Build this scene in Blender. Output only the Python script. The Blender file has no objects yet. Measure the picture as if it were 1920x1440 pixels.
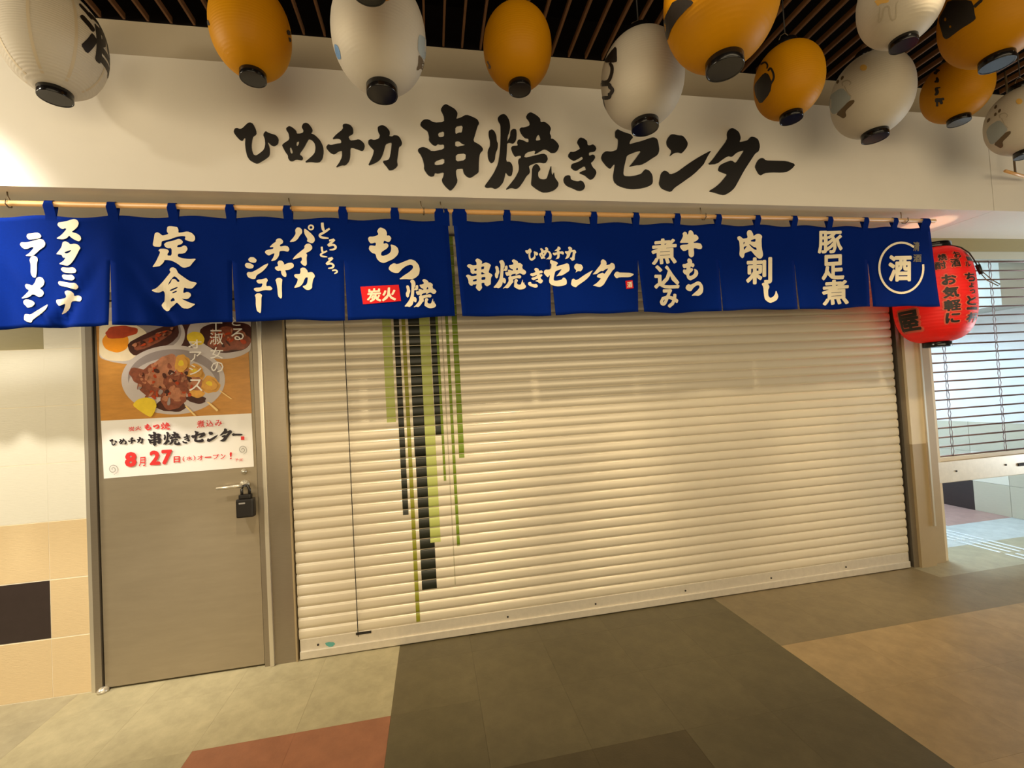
import bpy, bmesh, math, random
from mathutils import Vector, Matrix
from mathutils.geometry import tessellate_polygon
random.seed(7)
SC = bpy.context.scene
COL = SC.collection

# ------------------------------------------------------------------ camera
FPX = 832.217
CAM = Vector((0.0, -2.79405, 1.45))
YAW, PITCH, ROLL = 0.180792, 0.0282462, -0.0564962
_w = Vector((math.sin(YAW)*math.cos(PITCH), math.cos(YAW)*math.cos(PITCH), math.sin(PITCH)))
_r0 = Vector((math.cos(YAW), -math.sin(YAW), 0)); _u0 = _r0.cross(_w)
_r = math.cos(ROLL)*_r0 + math.sin(ROLL)*_u0
_u = -math.sin(ROLL)*_r0 + math.cos(ROLL)*_u0
cam = bpy.data.cameras.new('camera'); cam.sensor_width = 36; cam.lens = FPX/1920*36
cam.clip_start = 0.02
camo = bpy.data.objects.new('camera', cam); COL.objects.link(camo)
camo.matrix_world = Matrix(((_r.x, _u.x, -_w.x, CAM.x), (_r.y, _u.y, -_w.y, CAM.y), (_r.z, _u.z, -_w.z, CAM.z), (0, 0, 0, 1)))
SC.camera = camo

# ------------------------------------------------------------------ world, lights, exposure
W = bpy.data.worlds.new('world'); SC.world = W; W.use_nodes = True
W.node_tree.nodes['Background'].inputs[0].default_value = (1.0, 0.80, 0.54, 1)
W.node_tree.nodes['Background'].inputs[1].default_value = 0.16
SC.view_settings.view_transform = 'Standard'; SC.view_settings.look = 'None'
SC.view_settings.exposure = -0.2; SC.view_settings.gamma = 1.0
SC.view_settings.use_curve_mapping = False
WARM = (1.0, 0.81, 0.52)
def area_light(name, loc, target, sx, sy, power, colr):
    l = bpy.data.lights.new(name, 'AREA'); l.shape = 'RECTANGLE'; l.size = sx; l.size_y = sy; l.energy = power; l.color = colr
    o = bpy.data.objects.new(name, l); COL.objects.link(o); o.location = loc
    o.rotation_euler = (Vector(target)-Vector(loc)).to_track_quat('-Z', 'Y').to_euler(); return o
# arcade ceiling lamp row and an added low fill, behind the viewer
area_light('arcade_light_row', (0.8, -3.4, 3.30), (0.8, -2.6, 0), 6.0, 0.3, 40, WARM)
area_light('frontal_fill_rear', (0.8, -6.0, 1.6), (0.8, -1.0, 1.3), 8.0, 1.6, 175, WARM)  # added frontal light at eye level, in place of lit shopfronts opposite
# side lights from right and left, then the passage's strip lamp beyond the grille
area_light('passage_daylight', (8.2, -0.9, 0.75), (3.5, -0.4, 2.3), 2.2, 1.2, 165, (0.86, 0.95, 1.0))  # unseen daylight from the right, set low to brighten the soffit
area_light('left_side_fill', (-5.2, -1.5, 2.7), (-1.0, -0.9, 2.9), 1.2, 0.9, 170, (1.0, 0.86, 0.62))  # added to brighten the lanterns' left sides; no such lamp in view
area_light('passage_light', (4.55, 1.5, 2.58), (4.65, 1.5, 0), 0.5, 2.4, 215, (0.60, 0.81, 1.0))
def spot(name, loc, target, power, angle, blend, colr, size=0.07):
    l = bpy.data.lights.new(name, 'SPOT'); l.energy = power; l.spot_size = math.radians(angle); l.spot_blend = blend
    l.color = colr; l.shadow_soft_size = size
    o = bpy.data.objects.new(name, l); COL.objects.link(o); o.location = loc
    o.rotation_euler = (Vector(target)-Vector(loc)).to_track_quat('-Z', 'Y').to_euler(); return o
SPOTS = [((-2.75, -1.55, 3.20), (-0.9, -0.7, 3.10), 30, 84, 0.8, (1.0, 0.90, 0.72)),
         ((-2.15, -1.65, 3.22), (-2.05, -0.2, 1.25), 270, 46, 0.7, (1.0, 0.92, 0.78)),
         ((-2.10, -1.02, 3.22), (-1.96, -0.455, 1.98), 225, 56, 0.9, (1.0, 0.93, 0.80)),
         ((-0.40, -1.60, 3.25), (-0.5, 0.0, 0.3), 160, 46, 0.8, WARM),
         ((0.72, -1.75, 3.25), (0.8, 0.0, 0.3), 145, 46, 0.8, WARM),
         ((2.08, -1.75, 3.25), (2.0, 0.0, 0.3), 140, 46, 0.8, WARM),
         ((3.20, -1.75, 3.25), (3.3, 0.0, 0.4), 140, 46, 0.8, WARM)]

# ------------------------------------------------------------------ helpers: pixels of the photograph -> places on known surfaces
def ray(px, py):
    return _w + _r*((px-960)/FPX) - _u*((py-720)/FPX)
def onY(px, py, Y):
    d = ray(px, py); return CAM + d*((Y-CAM.y)/d.y)
def onZ(px, py, Z):
    d = ray(px, py); return CAM + d*((Z-CAM.z)/d.z)
def onX(px, py, X):
    d = ray(px, py); return CAM + d*((X-CAM.x)/d.x)

def lin(c):
    return tuple((v/255/12.92 if v/255 <= 0.04045 else ((v/255+0.055)/1.055)**2.4) for v in c)
MATS = {}
def mat(name, rgb, rough=0.5, metal=0.0, spec=0.5, noise=0.0, nscale=8.0, bump=0.0, bscale=60.0, emit=None, estr=0.0, translucent=0.0, stretch=(1, 1, 1), rand=0.0, sheen=0.0, aniso=0.0):
    """procedural principled material; rgb is sRGB 0-255"""
    m = bpy.data.materials.new(name); m.use_nodes = True; nt = m.node_tree; N = nt.nodes; L = nt.links
    b = N['Principled BSDF']; out = N['Material Output']
    c = lin(rgb)
    b.inputs['Roughness'].default_value = rough; b.inputs['Metallic'].default_value = metal
    b.inputs['Specular IOR Level'].default_value = spec
    if sheen: b.inputs['Sheen Weight'].default_value = sheen
    if aniso: b.inputs['Anisotropic'].default_value = aniso
    col = None
    tc = N.new('ShaderNodeTexCoord'); mp = N.new('ShaderNodeMapping'); mp.inputs['Scale'].default_value = stretch
    L.new(tc.outputs['Object'], mp.inputs['Vector'])
    base = N.new('ShaderNodeRGB'); base.outputs[0].default_value = (*c, 1); col = base.outputs[0]
    if noise:
        nz = N.new('ShaderNodeTexNoise'); nz.inputs['Scale'].default_value = nscale; nz.inputs['Detail'].default_value = 6; nz.inputs['Roughness'].default_value = 0.65
        L.new(mp.outputs[0], nz.inputs['Vector'])
        mr = N.new('ShaderNodeMapRange'); mr.inputs['From Min'].default_value = 0.3; mr.inputs['From Max'].default_value = 0.7
        mr.inputs['To Min'].default_value = 1-noise; mr.inputs['To Max'].default_value = 1+noise
        L.new(nz.outputs['Fac'], mr.inputs['Value'])
        hv = N.new('ShaderNodeHueSaturation'); L.new(col, hv.inputs['Color']); L.new(mr.outputs[0], hv.inputs['Value']); col = hv.outputs[0]
    if rand:
        oi = N.new('ShaderNodeObjectInfo'); mr2 = N.new('ShaderNodeMapRange'); mr2.inputs['To Min'].default_value = 1-rand; mr2.inputs['To Max'].default_value = 1+rand
        L.new(oi.outputs['Random'], mr2.inputs['Value'])
        hv2 = N.new('ShaderNodeHueSaturation'); L.new(col, hv2.inputs['Color']); L.new(mr2.outputs[0], hv2.inputs['Value']); col = hv2.outputs[0]
    L.new(col, b.inputs['Base Color'])
    if bump:
        nb = N.new('ShaderNodeTexNoise'); nb.inputs['Scale'].default_value = bscale; nb.inputs['Detail'].default_value = 4
        L.new(mp.outputs[0], nb.inputs['Vector'])
        bp = N.new('ShaderNodeBump'); bp.inputs['Strength'].default_value = bump; bp.inputs['Distance'].default_value = 0.004
        L.new(nb.outputs['Fac'], bp.inputs['Height']); L.new(bp.outputs[0], b.inputs['Normal'])
    if emit:
        b.inputs['Emission Color'].default_value = (*lin(emit), 1); b.inputs['Emission Strength'].default_value = estr
    if translucent:
        tr = N.new('ShaderNodeBsdfTranslucent'); L.new(col, tr.inputs['Color'])
        mx = N.new('ShaderNodeMixShader'); mx.inputs[0].default_value = translucent
        L.new(b.outputs[0], mx.inputs[1]); L.new(tr.outputs[0], mx.inputs[2]); L.new(mx.outputs[0], out.inputs['Surface'])
    MATS[name] = m; return m

mat('fascia', (232, 226, 214), 0.45, noise=0.02, nscale=3)
mat('upper_wall_shaded', (166, 153, 130), 0.7, noise=0.03, nscale=3)  # fascia white darkened: the strip's shade is put into the colour
mat('soffit', (222, 217, 204), 0.35)
mat('sign_black', (20, 17, 15), 0.5)
mat('slat_wood', (104, 68, 36), 0.55, noise=0.2, nscale=6, stretch=(20, 1, 20))
mat('ceiling_void', (8, 4, 3), 0.95, spec=0.1, noise=0.2)
mat('tile_tan', (214, 190, 148), 0.4, noise=0.05, nscale=20, stretch=(1, 1, 12), bump=0.25, bscale=30, rand=0.02)
mat('tile_white', (222, 218, 202), 0.35, noise=0.03, nscale=20, stretch=(1, 1, 12), bump=0.2, bscale=30)
mat('tile_khaki', (150, 140, 96), 0.4, noise=0.05, nscale=20, stretch=(1, 1, 12))
mat('tile_black', (52, 42, 40), 0.35, noise=0.1, nscale=20)
mat('tile_grey', (186, 180, 160), 0.4, noise=0.04, nscale=20, stretch=(1, 1, 12))
mat('grout', (238, 228, 204), 0.8, noise=0.05)
mat('steel', (150, 139, 122), 0.32, metal=0.7, noise=0.05, nscale=10, stretch=(1, 1, 30), bump=0.04, bscale=50)
mat('steel_door', (158, 145, 122), 0.42, metal=0.5, noise=0.06, nscale=4, stretch=(1, 1, 6))
mat('steel_bright', (214, 206, 188), 0.3, metal=0.7)
mat('gap_dark', (34, 28, 20), 0.8)
mat('shutter', (220, 209, 186), 0.29, metal=0.15, spec=0.5, noise=0.02, nscale=3, rand=0.015)
mat('shutter_bar', (214, 205, 188), 0.38, metal=0.35, noise=0.06, nscale=30)
mat('stripe_black', (26, 30, 16), 0.4, noise=0.1)
mat('stripe_pale', (182, 190, 104), 0.4)
mat('stripe_olive', (140, 140, 30), 0.4)
mat('stripe_green', (116, 140, 24), 0.4)
mat('stripe_grey', (178, 170, 140), 0.45)
mat('stripe_peach', (232, 208, 166), 0.36, metal=0.1)
mat('teal_sticker', (90, 160, 150), 0.5)
mat('pillar', (206, 190, 158), 0.5, noise=0.03, nscale=6)
mat('pillar_low', (160, 140, 104), 0.5, noise=0.04, nscale=6)
mat('noren_blue', (2, 33, 114), 0.9, spec=0.06, noise=0.06, nscale=120, bump=0.1, bscale=400, translucent=0.1)
mat('noren_ink', (240, 228, 200), 0.85, spec=0.2, noise=0.03, nscale=90)
mat('noren_red', (214, 30, 36), 0.8, spec=0.2)
mat('noren_grey', (120, 114, 100), 0.85, noise=0.2, nscale=60)
mat('bamboo', (216, 166, 104), 0.45, noise=0.08, nscale=10, stretch=(2, 20, 20))
mat('wire', (120, 105, 84), 0.4, metal=0.7)
mat('lan_white', (208, 199, 182), 0.55, spec=0.25, noise=0.02, nscale=10, translucent=0.25)
mat('lan_seam', (206, 190, 160), 0.6, translucent=0.2)
mat('lan_yellow', (200, 138, 0), 0.5, spec=0.2, noise=0.03, nscale=6, translucent=0.25)
mat('lan_black', (13, 12, 13), 0.18, spec=0.4)
mat('lan_ink', (26, 20, 16), 0.5)
mat('lan_brown', (92, 74, 48), 0.6)
mat('lan_grey', (150, 158, 158), 0.6)
mat('lan_blue', (90, 128, 170), 0.6)
mat('lan_gold', (214, 170, 84), 0.6)
mat('lan_line', (176, 166, 146), 0.6)
mat('cord', (30, 26, 22), 0.6)
mat('paper_white', (244, 241, 236), 0.3, noise=0.01)
mat('print_red', (222, 52, 52), 0.4)
mat('print_black', (34, 26, 32), 0.4)
mat('print_grey', (150, 146, 140), 0.4)
mat('print_white', (246, 240, 230), 0.4)
mat('photo_wood', (196, 138, 62), 0.3, noise=0.14, nscale=5, stretch=(2, 1, 8))
mat('photo_dark', (70, 34, 22), 0.3, noise=0.35, nscale=14)
mat('photo_plate', (196, 186, 182), 0.3, noise=0.06, nscale=6)
mat('photo_shade', (150, 138, 136), 0.3, noise=0.08, nscale=6)
mat('photo_eggwhite', (232, 216, 184), 0.3, noise=0.06, nscale=12)
mat('photo_yolk', (236, 150, 20), 0.3, noise=0.08, nscale=14)
mat('photo_sauce', (176, 62, 16), 0.3, noise=0.25, nscale=20)
mat('photo_meat', (136, 74, 50), 0.3, noise=0.4, nscale=26)
mat('photo_meat_pale', (176, 116, 84), 0.3, noise=0.35, nscale=26)
mat('photo_lemon', (232, 200, 52), 0.3, noise=0.1, nscale=20)
mat('photo_potato', (218, 160, 70), 0.3, noise=0.18, nscale=20)
mat('photo_skewer', (240, 208, 140), 0.3)
mat('plastic_black', (24, 20, 18), 0.35)
mat('grille_rod', (132, 112, 112), 0.35, metal=0.6)
mat('passage_wall', (222, 223, 222), 0.6, noise=0.03)
mat('window_frame', (190, 194, 184), 0.5)
mat('tactile_bar', (235, 240, 242), 0.25, metal=0.3)
F_ = dict(noise=0.16, nscale=9, bump=0.15, bscale=120, spec=0.35)
mat('floor_dark', (93, 84, 60), 0.42, rand=0.07, **F_)
mat('floor_darker', (76, 66, 44), 0.42, rand=0.05, **F_)
mat('floor_tan', (166, 141, 101), 0.42, rand=0.06, **F_)
mat('floor_brown', (130, 115, 86), 0.42, rand=0.06, **F_)
mat('floor_light', (168, 158, 126), 0.42, rand=0.05, **F_)
mat('floor_grey', (156, 147, 120), 0.42, rand=0.05, **F_)
mat('floor_red', (146, 96, 70), 0.42, rand=0.05, **F_)
mat('floor_pinkish', (158, 126, 116), 0.42, rand=0.05, **F_)
mat('floor_cool', (176, 180, 176), 0.36, rand=0.04, **F_)
mat('lamp_housing', (36, 32, 30), 0.4, metal=0.4)
mat('lamp_lens', (255, 240, 210), 0.3, emit=(255, 226, 176), estr=6)

def link(o, parent=None):
    COL.objects.link(o)
    if parent is not None: o.parent = parent
    return o
def tag(o, label=None, cat=None, group=None, kind=None):
    if label: o['label'] = label
    if cat: o['category'] = cat
    if group: o['group'] = group
    if kind: o['kind'] = kind
    return o
def empty(name, loc=(0, 0, 0)):
    o = bpy.data.objects.new(name, None); COL.objects.link(o); o.location = loc; o.empty_display_size = 0.05
    return o
def mesh_obj(name, bm, m, parent=None, smooth=False):
    me = bpy.data.meshes.new(name); bm.to_mesh(me); bm.free()
    if isinstance(m, str): m = MATS[m]
    me.materials.append(m)
    if smooth:
        for p in me.polygons: p.use_smooth = True
    o = bpy.data.objects.new(name, me); COL.objects.link(o)
    if parent is not None:
        o.parent = parent; o.matrix_parent_inverse = Matrix.Translation(-Vector(parent.location))
    return o
def share(name, src, loc, parent=None):
    o = bpy.data.objects.new(name, src.data); COL.objects.link(o)
    if parent is not None:
        o.parent = parent; o.matrix_parent_inverse = Matrix.Translation(-Vector(parent.location))
    o.location = loc
    return o
def bm_box(bm, x0, x1, y0, y1, z0, z1, bev=0.0):
    vs = [bm.verts.new((x, y, z)) for x in (x0, x1) for y in (y0, y1) for z in (z0, z1)]
    fs = [bm.faces.new([vs[i] for i in q]) for q in ((0, 1, 3, 2), (4, 6, 7, 5), (0, 4, 5, 1), (2, 3, 7, 6), (0, 2, 6, 4), (1, 5, 7, 3))]
    if bev:
        es = {e for f in fs for e in f.edges}
        bmesh.ops.bevel(bm, geom=list(es), offset=bev, segments=2, affect='EDGES', profile=0.6)
def box(name, x0, x1, y0, y1, z0, z1, m, parent=None, bev=0.0):
    bm = bmesh.new(); bm_box(bm, x0, x1, y0, y1, z0, z1, bev); bmesh.ops.recalc_face_normals(bm, faces=bm.faces)
    return mesh_obj(name, bm, m, parent)
def bm_tube(bm, pts, r, seg=8, caps=True):
    pts = [Vector(p) for p in pts]; rings = []
    for i, p in enumerate(pts):
        t = (pts[min(i+1, len(pts)-1)]-pts[max(i-1, 0)]).normalized()
        a = Vector((0, 0, 1)) if abs(t.z) < 0.9 else Vector((1, 0, 0))
        u = t.cross(a).normalized(); v = t.cross(u)
        rr = r[i] if isinstance(r, (list, tuple)) else r
        rings.append([bm.verts.new(p+u*math.cos(k*2*math.pi/seg)*rr+v*math.sin(k*2*math.pi/seg)*rr) for k in range(seg)])
    for a, b in zip(rings, rings[1:]):
        for k in range(seg): bm.faces.new((a[k], a[(k+1) % seg], b[(k+1) % seg], b[k]))
    if caps: bm.faces.new(rings[0][::-1]); bm.faces.new(rings[-1])
def tube(name, pts, r, m, parent=None, seg=8):
    bm = bmesh.new(); bm_tube(bm, pts, r, seg); bmesh.ops.recalc_face_normals(bm, faces=bm.faces)
    return mesh_obj(name, bm, m, parent, True)
def bm_lathe(bm, c, prof, seg=40, cap0=True, cap1=True):
    c = Vector(c); rings = []
    for (r, z) in prof:
        rings.append([bm.verts.new(c+Vector((r*math.cos(k*2*math.pi/seg), r*math.sin(k*2*math.pi/seg), z))) for k in range(seg)])
    for a, b in zip(rings, rings[1:]):
        for k in range(seg): bm.faces.new((a[k], a[(k+1) % seg], b[(k+1) % seg], b[k]))
    if cap0: bm.faces.new(rings[0][::-1])
    if cap1: bm.faces.new(rings[-1])

# ------------------------------------------------------------------ flat print: outlines and font glyphs
def smooth_poly(p, it=1, k=0.2):
    for _ in range(it):
        q = []
        for i in range(len(p)):
            a, b = p[i], p[(i+1) % len(p)]
            q.append((a[0]+(b[0]-a[0])*k, a[1]+(b[1]-a[1])*k)); q.append((b[0]+(a[0]-b[0])*k, b[1]+(a[1]-b[1])*k))
        p = q
    return p
def piece(outer, holes=(), it=1):
    loops = [smooth_poly(outer, it)] + [smooth_poly(h, it) for h in holes]
    tris = tessellate_polygon([[Vector((x, y, 0)) for x, y in l] for l in loops])
    return ([q for l in loops for q in l], [tuple(t) for t in tris])
def stroke(pts, w):
    """a brush stroke of round ends along a centre line"""
    n = len(pts); res = []
    P = []
    for i in range(n-1):
        for k in range(4):
            t = k/4; p0 = pts[max(i-1, 0)]; p1 = pts[i]; p2 = pts[i+1]; p3 = pts[min(i+2, n-1)]
            P.append(tuple(0.5*((2*p1[j])+(-p0[j]+p2[j])*t+(2*p0[j]-5*p1[j]+4*p2[j]-p3[j])*t*t+(-p0[j]+3*p1[j]-3*p2[j]+p3[j])*t**3) for j in (0, 1)))
    P.append(pts[-1]); V = []; Fc = []
    m = len(P)
    for i, p in enumerate(P):
        a = P[max(i-1, 0)]; b = P[min(i+1, m-1)]; dx, dy = b[0]-a[0], b[1]-a[1]; l = math.hypot(dx, dy) or 1
        s = i/(m-1); ww = w*0.5*(1.0 if 0.12 < s < 0.8 else (0.85 if s <= 0.12 else 1-0.5*(s-0.8)/0.2))
        V += [(p[0]-dy/l*ww, p[1]+dx/l*ww), (p[0]+dy/l*ww, p[1]-dx/l*ww)]
    for i in range(m-1): Fc.append((2*i, 2*i+1, 2*i+3, 2*i+2))
    return (V, Fc)
def ellipse(cx, cy, rx, ry, n=28, rot=0.0, wob=0.0):
    o = []
    for k in range(n):
        a = k*2*math.pi/n; f = 1+wob*math.sin(3*a+cx)+wob*0.6*math.sin(7*a+cy)
        x, y = rx*f*math.cos(a), ry*f*math.sin(a)
        o.append((cx+x*math.cos(rot)-y*math.sin(rot), cy+x*math.sin(rot)+y*math.cos(rot)))
    return o
def xf(pieces, z):
    """zoomed coordinates (origin x, y, scale) -> photo pixels"""
    ox, oy, s = z
    return [([(ox+x/s, oy+y/s) for x, y in V], Fc) for V, Fc in pieces]
def bounds(pieces):
    xs = [x for V, _ in pieces for x, y in V]; ys = [y for V, _ in pieces for x, y in V]
    return min(xs), min(ys), max(xs), max(ys)
def fit(pieces, bb, skew=0.0):
    a = bounds(pieces); w = (a[2]-a[0]) or 1; h = (a[3]-a[1]) or 1
    out = []
    for V, Fc in pieces:
        out.append(([(bb[0]+(x-a[0])/w*(bb[2]-bb[0]), bb[1]+(y-a[1])/h*(bb[3]-bb[1])+skew*((x-a[0])/w-0.5)) for x, y in V], Fc))
    return out
_gc = {}
def font(ch, bold=0.03):
    key = (ch, bold)
    if key not in _gc:
        cu = bpy.data.curves.new('glyph', 'FONT'); cu.body = ch; cu.size = 1; cu.resolution_u = 2; cu.fill_mode = 'FRONT'
        ob = bpy.data.objects.new('glyph', cu); me = bpy.data.meshes.new_from_object(ob)
        V0 = [(v.co.x, -v.co.y) for v in me.vertices]; F0 = [tuple(p.vertices) for p in me.polygons]
        out = [(V0, F0)]
        if bold > 0.004:                      # a heavier weight: the glyph smeared round a small circle
            n = 6 if bold < 0.02 else 10
            for k in range(n):
                a = k*2*math.pi/n; out.append(([(x+bold*math.cos(a), y+bold*math.sin(a)) for x, y in V0], F0))
        _gc[key] = out
        bpy.data.objects.remove(ob); bpy.data.curves.remove(cu); bpy.data.meshes.remove(me)
    return _gc[key]
def put(name, pieces, mapfn, m, parent=None, cut=None, thick=0.0, depth_axis=None):
    """lay 2-D pieces (photo pixels) on a surface"""
    bm = bmesh.new()
    for lay, (V, Fc) in enumerate(pieces):
        vs = [bm.verts.new((x, y, lay)) for x, y in V]
        for f in Fc:
            try: bm.faces.new([vs[i] for i in f])
            except ValueError: pass
    if cut:
        b = bounds(pieces)
        for ax in (0, 1):
            t = math.floor(b[ax]/cut+1)*cut
            while t < b[ax+2]:
                no = [0, 0, 0]; no[ax] = 1; co = [0, 0, 0]; co[ax] = t
                bmesh.ops.bisect_plane(bm, geom=bm.verts[:]+bm.edges[:]+bm.faces[:], plane_co=co, plane_no=no)
                t += cut
    for v in bm.verts:
        lay = v.co.z; q = mapfn(v.co.x, v.co.y); v.co = q+(CAM-q).normalized()*(lay*0.00004)
    bmesh.ops.delete(bm, geom=[v for v in bm.verts if not v.link_faces], context='VERTS')
    bm.normal_update()
    for f in list(bm.faces):
        if f.normal.dot(CAM-f.calc_center_median()) < 0: f.normal_flip()
    if thick:
        r = bmesh.ops.extrude_face_region(bm, geom=bm.faces[:])
        for v in [g for g in r['geom'] if isinstance(g, bmesh.types.BMVert)]: v.co += Vector(depth_axis)*thick
        bmesh.ops.recalc_face_normals(bm, faces=bm.faces)
    return mesh_obj(name, bm, m, parent)

# ================================================================== THE SETTING
FY = -0.50      # face of the fascia
NY = -0.455     # plane of the noren cloth
SOF = 2.505     # soffit height
def structure(o): o['kind'] = 'structure'; return o
# ---- floor: 0.4155 m tiles laid in coloured fields
P = 0.4155
fl = structure(box('floor', -5.0, 9.0, -6.5, 7.0, -0.12, -0.006, 'floor_grey'))
def floor_mat(x, y):
    if y > 0.64:
        return 'floor_pinkish' if 4.65 < x < 5.5 else 'floor_cool'
    if x > 3.4 and y > 0.2: return 'floor_cool'
    if x > 3.4 and y > -0.2: return 'floor_grey'
    if -0.27 < x < 1.817:
        return 'floor_darker' if (x < 0.985 and y < -1.02) else 'floor_dark'
    if x > 1.817:
        return 'floor_brown' if y > -0.605 else 'floor_tan'
    if x < -1.93: return 'floor_grey'
    if -1.1 < x < -0.26 and y < -0.6: return 'floor_red'
    return 'floor_light'
protos = {}
def floor_tile(x0, y0, x1, y1):
    m = floor_mat((x0+x1)/2, (y0+y1)/2); k = (m, round(x1-x0, 3), round(y1-y0, 3))
    g = 0.0003
    if k not in protos:
        bm = bmesh.new(); bm_box(bm, g-(x1-x0)/2, (x1-x0)/2-g, g-(y1-y0)/2, (y1-y0)/2-g, -0.006, 0.0); bmesh.ops.recalc_face_normals(bm, faces=bm.faces)
        o = mesh_obj('floor_tile', bm, m, fl); o.location = ((x0+x1)/2, (y0+y1)/2, 0); protos[k] = o
    else: share('floor_tile', protos[k], ((x0+x1)/2, (y0+y1)/2, 0), fl)
for i in range(-12, 11):
    for j in range(-4, 2):
        x0 = 1.817+i*P; y0 = -0.605+j*P
        if x0 < -3.3 or x0 > 5.6: continue
        if y0 >= 0 and x0 < 3.3: continue
        floor_tile(x0, y0, x0+P, y0+P)
for i in range(4, 10):
    for j in range(2, 9):
        x0 = 1.817+i*P; y0 = -0.605+j*P
        floor_tile(x0, y0, x0+P, y0+P)
# ---- fascia bulkhead with a plain soffit, jointed at the right
wf = structure(box('wall_front', -4.2, 3.746, FY, 0.10, SOF, 3.14, 'fascia', None))
box('fascia_panel', 3.750, 7.0, FY, 0.10, SOF, 3.14, 'fascia', wf)
box('fascia_joint', 3.7455, 3.7505, FY+0.004, FY+0.05, SOF+0.002, 3.138, 'gap_dark', wf)
structure(box('wall_upper', -4.2, 7.0, -0.42, 0.10, 3.14, 3.368, 'upper_wall_shaded'))
# ---- slatted ceiling
ce = structure(box('ceiling', -4.2, 7.0, -6.5, -0.42, 3.60, 3.66, 'ceiling_void'))
box('ceiling_backing', -4.2, 7.0, -0.42, -0.36, 3.37, 3.60, 'ceiling_void', ce)
bm = bmesh.new(); bm_box(bm, -0.005, 0.005, -6.0, -0.424, 3.37, 3.40); bmesh.ops.recalc_face_normals(bm, faces=bm.faces)
sl0 = mesh_obj('ceiling_slat', bm, 'slat_wood', ce); sl0.location = (-3.9, 0, 0)
for i in range(1, 104): share('ceiling_slat', sl0, (-3.9+i*0.1015, 0, 0), ce)
for yb in (-1.6, -3.4): box('ceiling_batten', -4.2, 7.0, yb-0.02, yb+0.02, 3.402, 3.44, 'ceiling_void', ce)
# ---- tiled wall left of the door
T = 0.3075
wl = structure(box('wall_left', -4.2, -1.852, 0.0012, 0.25, 0.0, SOF, 'grout'))
tp = {}
for i in range(0, 7):
    x1 = -2.040-(i-1)*T if i else -1.856
    x0 = -2.040-i*T
    for j in range(0, 9):
        z0 = j*T+0.003; z1 = min((j+1)*T, SOF)
        if z0 > SOF: continue
        m = 'tile_tan' if j < 3 else 'tile_white'
        if j == 1 and i in (1, 4): m = 'tile_black'
        if j == 6 and i in (1, 2): m = 'tile_khaki'
        g = 0.0015 if j < 3 else 0.0002
        k = (m, round(x1-x0, 3), round(z1-z0, 3))
        if k not in tp:
            bm = bmesh.new(); bm_box(bm, g, x1-x0-g, 0.0, 0.0075, g, z1-z0-g); bmesh.ops.recalc_face_normals(bm, faces=bm.faces)
            o = mesh_obj('wall_tile', bm, m, wl); o.location = (x0, 0, z0); tp[k] = o
        else: share('wall_tile', tp[k], (x0, 0, z0), wl)
structure(box('trim_1', -1.856, -1.838, -0.012, 0.008, 0.0, SOF, 'steel_bright'))
# ---- wall above the door and behind the shutter
structure(box('wall_back', -1.85, 3.50, 0.09, 0.25, 0.0, SOF, 'gap_dark'))
# ---- pillar between the shutter and the passage
pl = empty('trim_2', (3.6, 0, 0)); structure(pl)
zc = onY(1715, 833, -0.03).z
box('pillar_face', 3.535, 3.672, -0.03, 0.20, zc, SOF, 'pillar', pl)
box('pillar_skirting', 3.535, 3.672, -0.03, 0.20, 0.0, zc, 'pillar_low', pl)
box('pillar_bead', 3.660, 3.676, -0.044, -0.030, 0.30, SOF, 'steel_bright', pl)
box('pillar_return', 3.676, 3.80, 0.0, 0.20, 0.0, SOF, 'pillar_low', pl)
box('grille_guide', 3.80, 3.85, 0.02, 0.10, 0.0, SOF, 'pillar', pl)
# ---- passage beyond the grille
wr = structure(box('wall_right', 5.50, 5.70, 0.25, 5.2, 0.0, 2.75, 'passage_wall'))
def side_tile(y0, y1, z0, z1, m):
    return box('wall_tile', 5.492, 5.4995, y0+0.0015, y1-0.0015, z0+0.0015, z1-0.0015, m, wr)
for j in range(3):
    for k in range(16):
        y0 = 0.335+0.30*k; y1 = y0+0.30
        m = 'tile_black' if (j, k) in ((0, 2), (2, 3), (0, 6), (2, 7)) else ('tile_white' if (j, k) in ((1, 1), (1, 5)) else 'tile_grey')
        side_tile(y0, y1, j*T, (j+1)*T, m)
structure(box('wall_end', 3.3, 5.70, 5.2, 5.4, 0.0, 2.75, 'passage_wall'))
structure(box('wall_return', 5.70, 9.0, 0.9, 1.1, 0.0, 2.75, 'passage_wall'))
structure(box('wall_inner', 3.50, 3.80, 0.20, 5.2, 0.0, 2.75, 'passage_wall'))
structure(box('trim_5', 5.05, 5.50, 0.30, 5.2, 2.02, 2.62, 'window_frame'))  # added bulkhead that makes the passage wall darker at the top
structure(box('ceiling_passage', 3.5, 7.0, 0.10, 5.4, 2.62, 2.75, 'passage_wall'))
# tactile guide bars in the floor
tg = empty('tactile_paving', (4.47, 0.3, 0)); tag(tg, 'pale tactile guide bars set in the passage floor past the grille', 'paving')
for k in range(4):
    x = 4.355+k*0.077
    for j in range(-3, 12):
        y0 = 0.02+j*0.31-(0.015*k)
        if j > 6 and k > 9: continue
        bm = bmesh.new(); bm_box(bm, x-0.012, x+0.012, y0, y0+0.275, 0.0, 0.005, 0.002); bmesh.ops.recalc_face_normals(bm, faces=bm.faces)
        mesh_obj('guide_bar', bm, 'tactile_bar', tg)

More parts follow.
